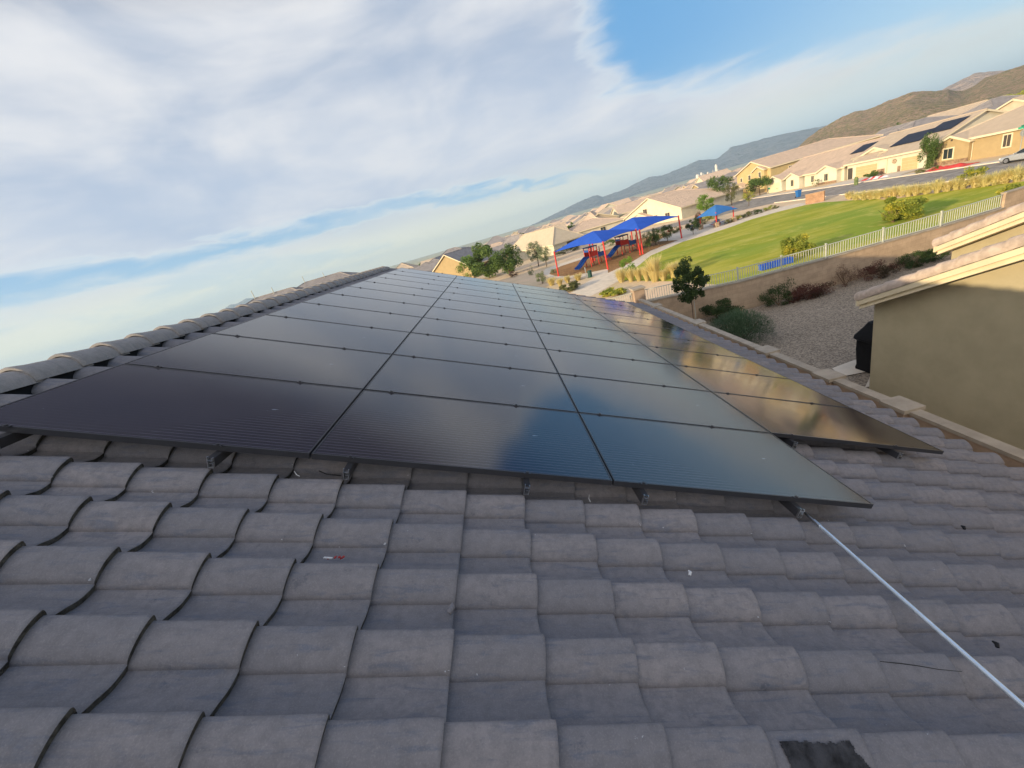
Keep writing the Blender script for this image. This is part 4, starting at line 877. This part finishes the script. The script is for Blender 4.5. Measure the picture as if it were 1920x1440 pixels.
c, a, b = hc(65.9, 73.4); HS('street_house', 'pale cream house with twin gables and cream garage left of the bins', c, 0, a, b, 2.6, .36, 'y', NF, W_WHITE, R_PINK, [('gable', 'f', U_(67.2, c), 4.2, 1.0, 2.6, .42, W_WHITE), ('win', 'f', U_(67.2, c), 1.4, .8, 1.3, 1.0), ('gable', 'f', U_(71.2, c), 5.2, 1.4, 2.6, .42, W_WHITE), ('garage', 'f', U_(71.4, c), 4.3, 2.1, 1.4, GARL), ('vents', 'f', U_(71.2, c), 3.2, 3, 1.4)])
c, a, b = hc(76.4, 86.8, 56, 76); HS('two_storey_house', 'two storey golden yellow house with white framed windows', c, 0, a, b, 5.75, .34, 'x', (False, True), W_YEL, R_PINK, [('gable', 'f', U_(79.0, c), 4.6, .8, 5.7, .42), ('win', 'f', U_(78.6, c), 4.6, .8, 1.2, .8), ('win', 'f', U_(82.6, c), 4.4, .9, 1.2), ('win', 'f', U_(85.3, c), 4.2, .7, 1.0), ('gable', 'f', U_(84.8, c), 4.4, 1.6, 2.5, .42), ('win', 'f', U_(84.8, c), 1.3, 1.4, 1.6, 1.6), ('win', 'r', -9, 4.2, .8, 1.0)])
def gable_px(name, label, pL, pR, pA, ze, depth, wm, rm, hipfar=True, feats=(), base=GZ, group=None):
    """house whose gable wall faces the viewer: eave ends seen at pL, pR (height ze), apex at pA"""
    L_, R_ = G(*pL, ze), G(*pR, ze); mid = (L_ + R_) / 2; w_ = (R_ - L_).length / 2; an = atan2(R_.y - L_.y, R_.x - L_.x)
    za = zat(*pA, mid); pitch = max(.2, (za - ze) / w_); c = mid + V((-sin(an), cos(an), 0)) * depth / 2; c.z = base
    return HS(name, label, c, an, w_, depth / 2, ze - base, pitch, 'y', (False, hipfar), wm, rm, feats, group)
gable_px('big_cream_house', 'large cream gable house with pink roof behind the canopies', (1172, 411), (1277, 389), (1219, 371), .25, 20, W_CREAM, R_PINK, True, [('win', 'r', -2.0, 3.6, 1.6, 1.2, 0, SCREEN), ('gable', 'r', -3.6, 8.5, 1.2, 2.2, .30, W_CREAM), ('win', 'r', -5.6, 1.8, 1.4, 1.2, 1.2, SCREEN), ('win', 'r', 6.6, 1.6, 1.6, 1.1, 0, SCREEN), ('win', 'r', 2.0, 1.5, 1.5, 1.2, 0, SCREEN)])
_g = ''', 'house with golden gable wall and dark roof, nearest the array far edge', '''
A0 = CAM + ray(834, 478) * 104; th_ = radians(-35); rd_ = V((-sin(th_), cos(th_), 0)); cc_ = A0 + rd_ * 9; cc_.z = -2.2
HS('gable_house', 'house with golden gable wall and dark roof, nearest the array far edge', cc_, th_, 7.2, 9, 3.0, (A0.z + 2.2 - 3.0) / 7.2, 'y', (False, True), W_TAN, R_GREY)
def hip_px(name, label, cl, cf, cr, ze, hr, wm, rm, feats=(), base=GZ, group=None, hip=(True, True)):
    A_, F_, B_ = G(*cl, ze), G(*cf, ze), G(*cr, ze); d = (B_ - F_); b = d.length; d.normalize(); n_ = V((-d.y, d.x, 0)); a = abs((A_ - F_).dot(n_)); 
    c = F_ + d * b / 2 + n_ * a / 2; c.z = base; an = atan2(d.y, d.x); ax = 'x' if b > a else 'y'; half = min(a, b) / 2
    return HS(name, label, c, an, b / 2, a / 2, ze - base, hr / half, ax, hip, wm, rm, feats, group)
hip_px('patio_house', 'house with broad cream hip roof over a dark patio left of the canopies', (975, 466), (1037, 457), (1090, 440), .3, 3.6, W_CREAM, R_CREAM, [('win', 'r', 2, 1.2, 5, 2.0, 0, SCREEN)])  # wide dark pane stands in for the shade inside the patio opening
hip_px('dormer_house', 'house with pink hip roof and arched dormer behind the left canopy', (1060, 432), (1084, 428), (1128, 416), .3, 4.2, W_CREAM, R_PINK, [('win', 'r', 1, 1.4, 1.2, 1.2), ('gable', 'r', 2, 3.2, -1.2, 4.2, .5, W_BEIGE, 4), ('win', 'r', 2, 4.1, 1.1, .9, -1.2, SCREEN)])
hip_px('grey_roof_house', 'house with dark grey hip roof right of the golden gable house', (905, 477), (935, 470), (990, 455), .6, 3.4, W_BEIGE, R_GREY, [('gable', 'r', 2, 3.4, .3, 3.6, .5, W_TAN, 4)])
hip_px('low_roof_house', 'flat looking grey brown roof directly beyond the far left array corner', (752, 502), (790, 506), (838, 492), 2.2, 2.2, W_BEIGE, R_GREY, base=-1)
hip_px('twin_roof_house', 'house with mauve hip roof between the patio house and the dormer house', (1030, 425), (1062, 424), (1098, 410), .3, 3.0, W_BEIGE, R_GREY)
# houses beyond the ridge on the left
for lab, p0_, p1_, yy, wm, rm in (('grey roof peak showing above the middle of the ridge caps', (575, 528), (632, 513), 64, W_BEIGE, R_GREY), ('lower grey roof peak above the ridge caps, left one of two', (484, 559), (538, 541), 50, W_BEIGE, R_GREY)):
    q0, q1 = GY(*p0_, yy), GY(*p1_, yy); zr_ = (q0.z + q1.z) / 2; L_ = q1.x - q0.x; hw = 6.5; ze = zr_ - hw * .42
    HS('neighbour_roof_house', lab, ((q0.x + q1.x) / 2, yy + .2, 0), 0, L_ / 2 + hw + .45, hw, ze - .16, .42, 'x', (True, True), wm, rm, group='houses beyond the ridge')
    for k, fx in ((0, .05), (1, .7)):
        q = V((q0.x + L_ * fx - .6, yy, zr_ + .1)); mb = MB(); mb.tube([q - V((0, 0, .5)), q + V((0, 0, .9 - .3 * k))], .05, 6); tag(mb.make('vent_pipe', FENP), 'thin %s vent pipe on the %s roof beyond the ridge' % (('tall', 'short')[k], 'right hand' if yy == 64 else 'left hand'), 'vent pipe')
# the wide subdivision: rows of tract houses on both sides of the park and in the valley
rnd = random.Random(21); protos = {}
def in_poly_free(x, y):
    if -12 < x < 66 and y < 128: return False
    if 60 < x < 106 and y < 128: return False
    return True
specs = []
for row in range(0, 24):
    y = 134 + row * 28
    for k in range(-9, 26):
        x = k * 19 + rnd.uniform(-2, 2) + row * 5; yy = y + rnd.uniform(-2, 2) + (x * .10)
        specs.append((x, yy))
for k in range(-8, 0):
    for row in range(0, 4): specs.append((k * 22 - 4 + rnd.uniform(-2, 2), 60 + row * 30 + rnd.uniform(-2, 2)))
for k in range(0, 9):
    for row in range(0, 5): specs.append((116 + row * 34 + rnd.uniform(-2, 2), 24 + k * 19 + rnd.uniform(-2, 2)))
def proj(p):
    d = V(p) - CAM; z = d.dot(AX[2]); return (960 + FPX * d.dot(AX[0]) / z, 720 + FPX * d.dot(AX[1]) / z) if z > 1 else (-999, -999)
specs.sort(key=lambda p: hypot(p[0] - CAM.x, p[1] - CAM.y)); cnt = 0; mats_ = [(W_CREAM, R_PINK, 'cream', 'pink'), (W_BEIGE, R_TAN, 'beige', 'tan'), (W_WHITE, R_PINK, 'pale', 'pink'), (W_TAN, R_GREY, 'tan', 'grey'), (W_BEIGE, R_GREY, 'beige', 'grey')]
for (x, y) in specs:
    z = ground_z(x, y); q = proj((x, y, z + 4)); r = hypot(x - CAM.x, y - CAM.y)
    if not in_poly_free(x, y) or not (560 < q[0] < 2000 and q[1] < 560) or cnt > 288: continue
    if r > 230 and not (0 < math.degrees(atan2(x - CAM.x, y - CAM.y)) < 37): continue
    if q[0] < 720 and r < 200: continue
    if r > 400 and rnd.random() < .3: continue
    if x < -5 and y < 135 and rnd.random() < .25: continue
    i = rnd.randrange(5); wm, rm, wn, rn = mats_[i]; hp = rnd.random() < .6; key = (i, hp)
    lab = 'small %s tract house with %s %s roof in the distant subdivision' % (wn, rn, 'hip' if hp else 'gable'); grp = 'distant %s %s-roofed %s houses' % (wn, rn, 'hip' if hp else 'gable')
    rz = rnd.choice((0, pi / 2, pi, -pi / 2)) + .05 * rnd.uniform(-1, 1)
    if key not in protos:
        protos[key] = HS('tract_house', lab, (0, 0, 0), 0, 6.6, 8.2, 2.8, .36, 'y', (hp, hp), wm, rm, [('win', 'f', -4, 1.5, 1.2, 1.2), ('garage', 'f', 3.5, 4.6, 2.1), ('win', 'r', 0, 1.5, 1.4, 1.2), ('win', 'b', 2, 1.5, 1.4, 1.2), ('win', 'l', 1, 1.5, 1.2, 1.1)], grp, 2.0, ridge=True); o = protos[key]
    else: o = clone(protos[key], (0, 0, 0))
    o.location = (x, y, z); o.rotation_euler = (0, 0, rz); s_ = rnd.uniform(.92, 1.12); o.scale = (s_, s_ * rnd.uniform(.9, 1.15), rnd.uniform(.95, 1.25) if rnd.random() > .1 else 1.6); cnt += 1
# scattered desert trees between those houses
tp = []
for k, (mt, nm) in enumerate(((L_DARK, 'dark'), (L_OLIVE, 'olive'), (L_GREEN, 'green'))):
    tp.append((tree('distant_tree', 'small %s tree standing between the distant tract houses' % nm, (0, 0, 0), 5.0, 2.4, mt, 260, .55, k, .3, group='distant %s trees' % nm, hollow=.1), nm))
used = [0, 0, 0]; n_ = 0
while n_ < 130:
    r = 120 + 520 * rnd.random() ** 1.3; a = radians(rnd.uniform(-28, 52)); x, y = CAM.x + r * sin(a), CAM.y + r * cos(a)
    if not in_poly_free(x, y): continue
    i = rnd.randrange(3); z = ground_z(x, y); s_ = rnd.uniform(.5, 1.15)
    if not used[i]: o = tp[i][0]; used[i] = 1
    else: o = clone(tp[i][0], (0, 0, 0))
    o.location = (x, y, z - .1); o.scale = (s_, s_, s_ * rnd.uniform(.8, 1.3)); o.rotation_euler = (0, 0, rnd.uniform(0, 6)); n_ += 1
# ------------------------------------------------------------------ industrial plant and warehouse out on the plain
WHITEM = mat('white_metal', (.62, .58, .52), .6, .3, .05, .5)
c = AE(27.3, 0, 700); c.z = ground_z(c.x, c.y)
pl = thing('silo_plant', 'pale industrial plant with a tall silo out on the plain', 'industrial plant', tuple(c))
for dx_, r, h in ((0, 1.6, 14), (5, 1.4, 10), (9, 1.2, 12), (-6, 2.2, 13), (22, 1.7, 19), (14, 1.6, 8)):
    mb = MB(); q = c + V((dx_, 0, 0)); mb.tube([q, q + V((0, 0, h)), q + V((0, 0, h + 1.6))], [r, r, r * .3], 14); mb.make('silo', WHITEM, pl, smooth=50)
mb = MB(); mb.box(c + V((6, 4, 2.5)), (26, 6, 5)); mb.make('shed', WHITEM, pl)
mb = MB()
for k in range(5): mb.tube([c + V((-6 + 7 * k, -3, 0)), c + V((-6 + 7 * k, -3, 14))], .35, 5); mb.tube([c + V((-6 + 7 * k, -3, 13)), c + V((1 + 7 * k, -3, 9))], .3, 5)
mb.make('conveyor', WHITEM, pl)
c = AE(33.6, 0, 900); c.z = ground_z(c.x, c.y); wh = thing('warehouse', 'long white warehouse on the plain left of the two storey house', 'warehouse', tuple(c)); mb = MB(); mb.box(c + V((0, 0, 5)), (46, 20, 10), rz=-.5); mb.make('wall', WHITEM, wh); mb = MB(); mb.box(c + V((0, 0, 10.3)), (47, 21, .6), rz=-.5); mb.make('roof', WHITEM, wh)
# ------------------------------------------------------------------ hills and mountains
from mathutils import noise as mn
def hills(name, sil, dist, depth, mt, foot=-45, rough=.1, na=160, nr=26, seed=0, crest=.05):
    azs = [p[0] for p in sil]; mb = MB(); grid = []
    def elv(a):
        for (a0, e0), (a1, e1) in zip(sil, sil[1:]):
            if a0 <= a <= a1: return e0 + (e1 - e0) * (a - a0) / (a1 - a0)
        return sil[0][1] if a < azs[0] else sil[-1][1]
    for j in range(nr + 1):
        v = -1 + 2 * j / nr; row = []
        for i in range(na + 1):
            a = azs[0] + (azs[-1] - azs[0]) * i / na; base = AE(a, 0, 1) - CAM; base.z = 0; base.normalize()
            top = dist * tan(radians(elv(a) + crest * mn.fractal(V((a * 2.2 + seed, .3, seed)), .9, 2.1, 5))); gz = foot; d = dist + v * depth
            n_ = mn.fractal(V((a * dist * .0175 / depth * 2.2 + seed, v * 2.0, seed)), 1.0, 2.0, 6)
            ridge = 1 - abs(v) ** 1.15; ridge = ridge + n_ * rough * min(1, (1 - abs(v)) * 1.5) * (abs(v) > .06)
            z = gz + (top - gz) * max(0, min(1.0, ridge)) if v != 0 else top
            row.append((CAM.x + base.x * d, CAM.y + base.y * d, CAM.z + z))
        grid.append(row)
    mb.sheet(grid); return struct(name, mb, mt, smooth=True)
def hill_x(c1, c2, c3, s_):
    def f(t, b, c, colr):
        n1 = t.noise(c, s_, 8, .65); n2 = t.noise(c, s_ * 9, 5, .7); g = t.n('ShaderNodeSeparateXYZ', i={0: c}).outputs[2]
        k = t.mix(t.ramp(n1, .38, .62), c1, c2); k = t.mix(t.ramp(n2, .46, .58, 0, .85), k, c3); n3 = t.noise(c, s_ * 22, 3, .6); k = t.mix(t.ramp(n3, .62, .68, 0, .6), k, tuple(x * 1.3 for x in c2)); t.put(b.inputs['Base Color'], k)
        bm = t.n('ShaderNodeBump', i={'Strength': 1.0, 'Distance': 1.2 / s_, 'Height': t.m('ADD', n1, t.m('MULTIPLY', n2, .3))}); t.put(b.inputs['Normal'], bm.outputs[0])
    return f
HILL = mat('brown_hill', (.2, .15, .1), .95, .05, extra=hill_x((.50, .36, .21), (.62, .42, .28), (.26, .25, .09), .02))
MTN = mat('mountain_rock', (.2, .17, .14), .95, .05, extra=hill_x((.22, .22, .24), (.30, .29, .30), (.15, .16, .17), .0012))
MTNP = mat('pink_mountain_rock', (.5, .4, .3), .95, .05, extra=hill_x((.80, .55, .40), (.85, .62, .46), (.65, .46, .34), .002))
hills('hill', [(36.2, -.6), (36.6, 0), (37.4, .6), (38.3, 1.02), (40.1, 1.52), (41.1, 1.68), (42.0, 1.42), (43.5, 1.62), (45.1, 1.7), (46.4, 1.2), (47.3, 1.0), (48.1, .62), (48.7, .72), (49.3, 1.1), (51.3, 1.15), (54, 1.9), (58, 2.6), (64, 2.2), (72, 1.2), (80, .2)], 1150, 420, HILL, -19, .34, 420, 60, 3)
hills('mountains', [(4, -.3), (7.3, .2), (9.1, .5), (12.7, 1.1), (14.6, 1.32), (15.2, 1.22), (15.8, .85), (18.5, 1.0), (20, 1.3), (21.6, 1.5), (23.0, 1.25), (25.6, 1.5), (27.1, 1.7), (29.0, 1.25), (30.2, 1.8), (30.4, 2.0), (31.6, 1.9), (33.6, 1.8), (34.9, 1.7), (36.8, 1.5), (38.9, 1.2), (44, .4)], 5200, 800, MTN, -3, .10, 320, 30, 11)
hills('mountains', [(44.5, -.2), (46.4, .95), (47.0, 1.25), (47.9, 1.5), (48.8, 1.68), (49.5, 1.45), (50.5, 1.1), (53, .3)], 2600, 420, MTNP, -3, .06, 120, 24, 5)
hills('mountains', [(-42, -.2), (-36, .2), (-34.2, .5), (-33.1, .9), (-32.3, .8), (-31.4, 1.1), (-30.6, .9), (-27, .3), (-22, -.1)], 6600, 800, MTN, -3, .08, 120, 20, 9)
# ------------------------------------------------------------------ street objects
def loft(mb, secs):
    n = len(mb.v); k = len(secs[0])
    for r in secs: mb.v += [tuple(p) for p in r]
    for i in range(len(secs) - 1):
        for j in range(k - 1): mb.f.append((n + i * k + j, n + i * k + j + 1, n + (i + 1) * k + j + 1, n + (i + 1) * k + j)); mb.mi.append(mb.cur)
def sedan(label, c, rz):
    t_ = thing('parked_car', label, 'car', (0, 0, 0)); PAINT = mat('silver_paint', (.55, .56, .57), .25, .6, .02, 2, metal=.5); TYRE = mat('tyre', (.02, .02, .02), .8, .2); RIM = mat('rim', (.5, .5, .52), .3, .5, metal=.8); GL = mat('car_glass', (.015, .02, .022), .05, .8); LAMP = mat('headlamp', (.75, .78, .8), .1, .8)
    # nose at -y ; side outline of the body: (y, z bottom, z top, half width)
    prof_ = [(-2.35, .38, .52, .62), (-2.30, .24, .66, .74), (-2.1, .20, .74, .84), (-1.7, .19, .82, .89), (-1.2, .19, .90, .90), (-.85, .19, .95, .91), (0, .19, .97, .92), (.9, .19, .99, .92), (1.5, .2, 1.02, .91), (2.0, .22, 1.03, .88), (2.28, .28, .98, .80), (2.36, .42, .80, .70)]
    secs = []
    for y, zb, zt, w_ in prof_:
        secs.append([(-w_ * .8, y, zb), (-w_, y, zb + .12), (-w_ * 1.0, y, (zb + zt) / 2), (-w_ * .97, y, zt - .10), (-w_ * .86, y, zt - .015), (-w_ * .4, y, zt + .02), (w_ * .4, y, zt + .02), (w_ * .86, y, zt - .015), (w_ * .97, y, zt - .10), (w_, y, (zb + zt) / 2), (w_, y, zb + .12), (w_ * .8, y, zb), (-w_ * .8, y, zb)])
    mb = MB(); loft(mb, secs); mb.face(secs[0][:-1]); mb.face(secs[-1][:-1]); mb.make('body', PAINT, t_, smooth=35)
    cab = [(-.95, .93, .94, .80), (-.15, .93, 1.38, .66), (.2, .93, 1.45, .63), (.9, .95, 1.45, .62), (1.3, .97, 1.38, .64), (1.95, 1.0, 1.04, .76)]
    mb = MB(); loft(mb, [[(-.80, y, zb), (-w_, y, zt), (w_, y, zt), (.80, y, zb)] for y, zb, zt, w_ in cab]); mb.make('windows', GL, t_, smooth=30)
    mb = MB(); loft(mb, [[(-w_ - .01, y, zt - .03), (-w_ * .9, y, zt + .015), (w_ * .9, y, zt + .015), (w_ + .01, y, zt - .03)] for y, zb, zt, w_ in cab[1:5]]); mb.make('roof', PAINT, t_, smooth=30)
    for s_ in (-1, 1):
        for q in ([(-.82, -.9, .95), (-.67, -.15, 1.40)], [(-.79, .45, .96), (-.63, .45, 1.46)], [(-.66, 1.3, 1.40), (-.78, 1.95, 1.04)]): mb = MB(); mb.tube([(p[0] * s_, p[1], p[2]) for p in q], .028, 6); mb.make('pillar', PAINT, t_)
        mb = MB(); mb.tube([(s_ * .82, -.62, 1.0), (s_ * 1.0, -.66, 1.03)], [.05, .085], 8); mb.make('mirror', PAINT, t_, smooth=True)
        for y in (-1.42, 1.35):
            mb = MB(); mb.tube([(s_ * .74, y, .33), (s_ * .93, y, .33)], .33, 24); w1 = mb.make('wheel', TYRE, t_, smooth=40)
            mb = MB(); mb.tube([(s_ * .925, y, .33), (s_ * .94, y, .33)], .22, 18); mb.make('rim', RIM, w1, smooth=40)
        mb = MB(); mb.box((s_ * .62, -2.24, .62), (.34, .18, .13), rz=s_ * .35); mb.make('headlight', LAMP, t_)
    mb = MB(); mb.box((0, -2.345, .46), (.8, .03, .16)); mb.make('grille', TYRE, t_)
    t_.location = c; t_.rotation_euler = (0, 0, rz)
cp = G(1893, 308); sedan('silver sedan parked at the far kerb, cut by the right picture edge', (HX(48.4), cp.y - .5, GZ + .02), pi)
def bin_(px, py, lab, mt, h=1.1):
    c = G(px, py); t_ = thing('wheelie_bin', lab, 'bin', tuple(c)); mb = MB(); loft(mb, [[(c.x + sx * w_, c.y + sy * w_, c.z + z) for sx, sy in ((-1, -1), (1, -1), (1, 1), (-1, 1), (-1, -1))] for z, w_ in ((.08, .26), (h * .9, .35), (h * .9, .38), (h * .97, .38))]); mb.make('bin_body', mt, t_)
    mb = MB(); mb.box(c + V((0, 0, h)), (.80, .82, .07)); mb.make('lid', mt, t_)
    for s_ in (-1, 1): mb = MB(); mb.tube([c + V((s_ * .3, .3, .13)), c + V((s_ * .36, .3, .13))], .12, 10); mb.make('wheel', BLK, t_)
BINB = mat('blue_bin_plastic', (.03, .16, .45), .5, .4); BING = mat('green_bin_plastic', (.03, .28, .16), .5, .4)
bin_(1497, 370, 'blue wheelie bin standing at the kerb left of the monument wall', BINB, 1.25)
bin_(1445, 362, 'green wheelie bin beside the pale twin gable house', BING, 1.3)
# street name sign and back of a stop sign
c = G(1911, 290); ss_ = thing('street_sign', 'green street name sign above a grey stop sign back at the right edge', 'sign', tuple(c)); SG = mat('sign_green', (.03, .33, .20), .5, .4); SGREY = mat('sign_back', (.34, .36, .36), .45, .5, metal=.4)
mb = MB(); mb.tube([c, c + V((0, 0, 3.3))], .045, 8); mb.make('post', GREYM, ss_)
mb = MB(); mb.box(c + V((-.05, -.1, 3.2)), (.03, 1.15, .26), rz=.2); mb.make('name_plate', SG, ss_); mb = MB(); mb.box(c + V((0, 0, 3.42)), (1.0, .03, .2), rz=.2); mb.make('name_plate', SG, ss_)
mb = MB(); mb.tube([c + V((.05, -.05, 2.55)), c + V((.07, -.05, 2.55))], .42, 8); mb.make('stop_plate', SGREY, ss_)
# garden things in front of the street houses
B_(1634, 334, 22, 14, 'round_shrub', 'clipped round green shrub in front of the middle garage', L_GREEN, 1400, .12)
B_(1725, 326, 14, 9, 'yard_shrub', 'small shrub left of the full green tree by the driveway', L_OLIVE, 300, .1); B_(1755, 320, 14, 8, 'yard_shrub', 'small green shrub beside the red flattened decoration', L_GREEN, 300, .1)
B_(1467, 358, 16, 12, 'yard_shrub', 'shrub at the cream garage of the twin gable house', L_OLIVE, 300, .12); B_(1481, 354, 8, 14, 'yard_shrub', 'narrow shrub between the twin gables', L_RED, 200, .1)
for k, (px, py, w_, h_, lab) in enumerate(((1530, 350, 12, 14, 'olive shrub by the cream wall, leftmost of five'), (1543, 346, 8, 8, 'second of five small shrubs by the window gable'), (1552, 344, 7, 5, 'third of five small shrubs by the window gable'), (1562, 342, 9, 6, 'fourth of five small shrubs by the window gable'), (1572, 339, 8, 6, 'fifth of five small shrubs, right of the window gable'))): B_(px, py, w_, h_, 'yard_shrub', lab, L_OLIVE if k else L_GREEN, 200, .1, 'small shrubs before the window gable')
CACT = mat('cactus_green', (.16, .20, .08), .8, .2, .2, 3)
c = G(1605, 347); mb = MB()
for k in range(7): a = k * .9; q = c + V((cos(a) * .18, sin(a) * .18, 0)); mb.tube([q, q + V((0, 0, 1.0 + .1 * (k % 3))), q + V((0, 0, 1.15 + .1 * (k % 3)))], [.11, .12, .04], 8)
tag(mb.make('cactus', CACT, smooth=True), 'clustered upright cactus at the end of the driveway', 'cactus')
def deflated(px, py, L_, w_, lab, mats, seed, nm='deflated_decoration'):
    c = G(px, py); c.z = GZ + .12; rnd = random.Random(seed); grid = []; N = 14; mb = MB()
    for i in range(N + 1):
        row = []
        for j in range(7):
            u = (i / N - .5) * L_; v = (j / 6 - .5) * w_ * (1 + .4 * sin(i * 1.3 + seed)); e = (1 - abs(j - 3) / 3) * (1 - (2 * i / N - 1) ** 4)
            row.append((c.x + v * .8 + rnd.uniform(-.1, .1), c.y - u + rnd.uniform(-.1, .1), c.z + e * (.18 + .30 * rnd.random())))
        grid.append(row)
    for i in range(N):
        mb.cur = (i // 2) % len(mats); mb.sheet([grid[i], grid[i + 1]])
    return tag(mb.make(nm, mats, smooth=True), lab, 'decoration')
REDF = mat('red_fabric', (.62, .06, .05), .6, .3, .1, 2); WHF = mat('white_fabric', (.78, .72, .72), .6, .3, .05, 2)
deflated(1779, 316, 6.0, 2.4, 'deflated red decoration lying in front of the golden tan house', [REDF], 3)
deflated(1640, 336, 5.0, 1.7, 'deflated red and white striped decoration beside the round shrub', [WHF, REDF], 5)
mb = MB(); c = G(1688, 300); c = V((HX(54) - .12, HY(50.6), GZ + 1.9)); mb.tube([c, c + V((-.05, 0, 0))], .38, 14); tag(mb.make('wall_ornament', STONE, smooth=50), 'round brown ornament on the wall between the two garages', 'ornament')
# brush and boulders scattered by the roadside at the foot of the hill
rnd = random.Random(77); pr = None
for k in range(60):
    a = rnd.uniform(37, 52); r = rnd.uniform(430, 640); x, y = CAM.x + r * sin(radians(a)), CAM.y + r * cos(radians(a)); z = ground_z(x, y)
    if pr is None: pr = bush('desert_bush', 'yellowish desert bush in the brush strip at the foot of the brown hill', 'bush', (0, 0, 0), 4.0, 1.5, L_YEL, 220, .9, 3, group='yellow bushes below the brown hill'); o = pr
    else: o = clone(pr, (0, 0, 0))
    o.location = (x, y, z); s_ = rnd.uniform(.7, 1.5); o.scale = (s_, s_, s_)
# broken corner: dark underlay patch showing at the bottom edge
pts = [onplane(x, y, -.117) for x, y in ((1458, 1392), (1475, 1400), (1500, 1394), (1535, 1401), (1560, 1396), (1588, 1393), (1596, 1410), (1618, 1432), (1640, 1470), (1500, 1478))]
uv = []
for p in pts: q = p - V((0, 0, Z0)); uv.append((q.x * CS - q.z * SN, q.y))
def inside(x, y):
    r = False
    for (x0, y0), (x1, y1) in zip(uv, uv[1:] + uv[:1]):
        if (y0 > y) != (y1 > y) and x < (x1 - x0) * (y - y0) / (y1 - y0) + x0: r = not r
    return r
def surf(v, u):
    t = ((v - VF) / CO) % 1.0; s_ = (u_hi - u) % PER; return NB - .003 + (TILT + .003) * (t * CO + .06) / (CO + .046) + prof(s_)
uv = []
for (x, y) in ((1456, 1391), (1500, 1394), (1545, 1399), (1592, 1393), (1600, 1410), (1626, 1440), (1650, 1475), (1490, 1480)):
    for k in range(90):
        n_ = -.10 - .0016 * k; q = onplane(x, y, n_) - V((0, 0, Z0)); v_, u_ = q.x * CS - q.z * SN, q.y
        if surf(v_, u_) >= n_: break
    uv.append((v_, u_))
us_ = [q[1] for q in uv]; vs_ = [q[0] for q in uv]; mb = MB(); st = .004
nu, nv = int((max(us_) - min(us_)) / st), int((max(vs_) - min(vs_)) / st)
for i in range(nu):
    for j in range(nv):
        u, v = min(us_) + i * st, min(vs_) + j * st
        if inside(v + .008 * mn.noise(V((u * 60, v * 60, 0))), u + .006 * mn.noise(V((v * 70, u * 60, 3)))):
            mb.face([RP(a, b, surf(a, b) + .007) for a, b in ((v, u), (v + st, u), (v + st, u + st), (v, u + st))])
if mb.f: mb.make('broken_tile_patch', mat('broken_tile_dark', (.045, .045, .05), .9, .2, .3, 20, bump=.8, bscale=40), house)
# ------------------------------------------------------------------ haze
hz_ = bpy.data.materials.new('haze'); hz_.use_nodes = True; t = NT(hz_.node_tree)
t.n('ShaderNodeOutputMaterial', i={'Volume': t.n('ShaderNodeVolumePrincipled', i={'Color': (.60, .81, 1.0), 'Density': .00017, 'Anisotropy': .1})})
mb = MB(); mb.box((0, 0, (250 - 300) / 2), (17000, 17000, 550)); HAZE = tag(mb.make('haze', hz_), kind='stuff')
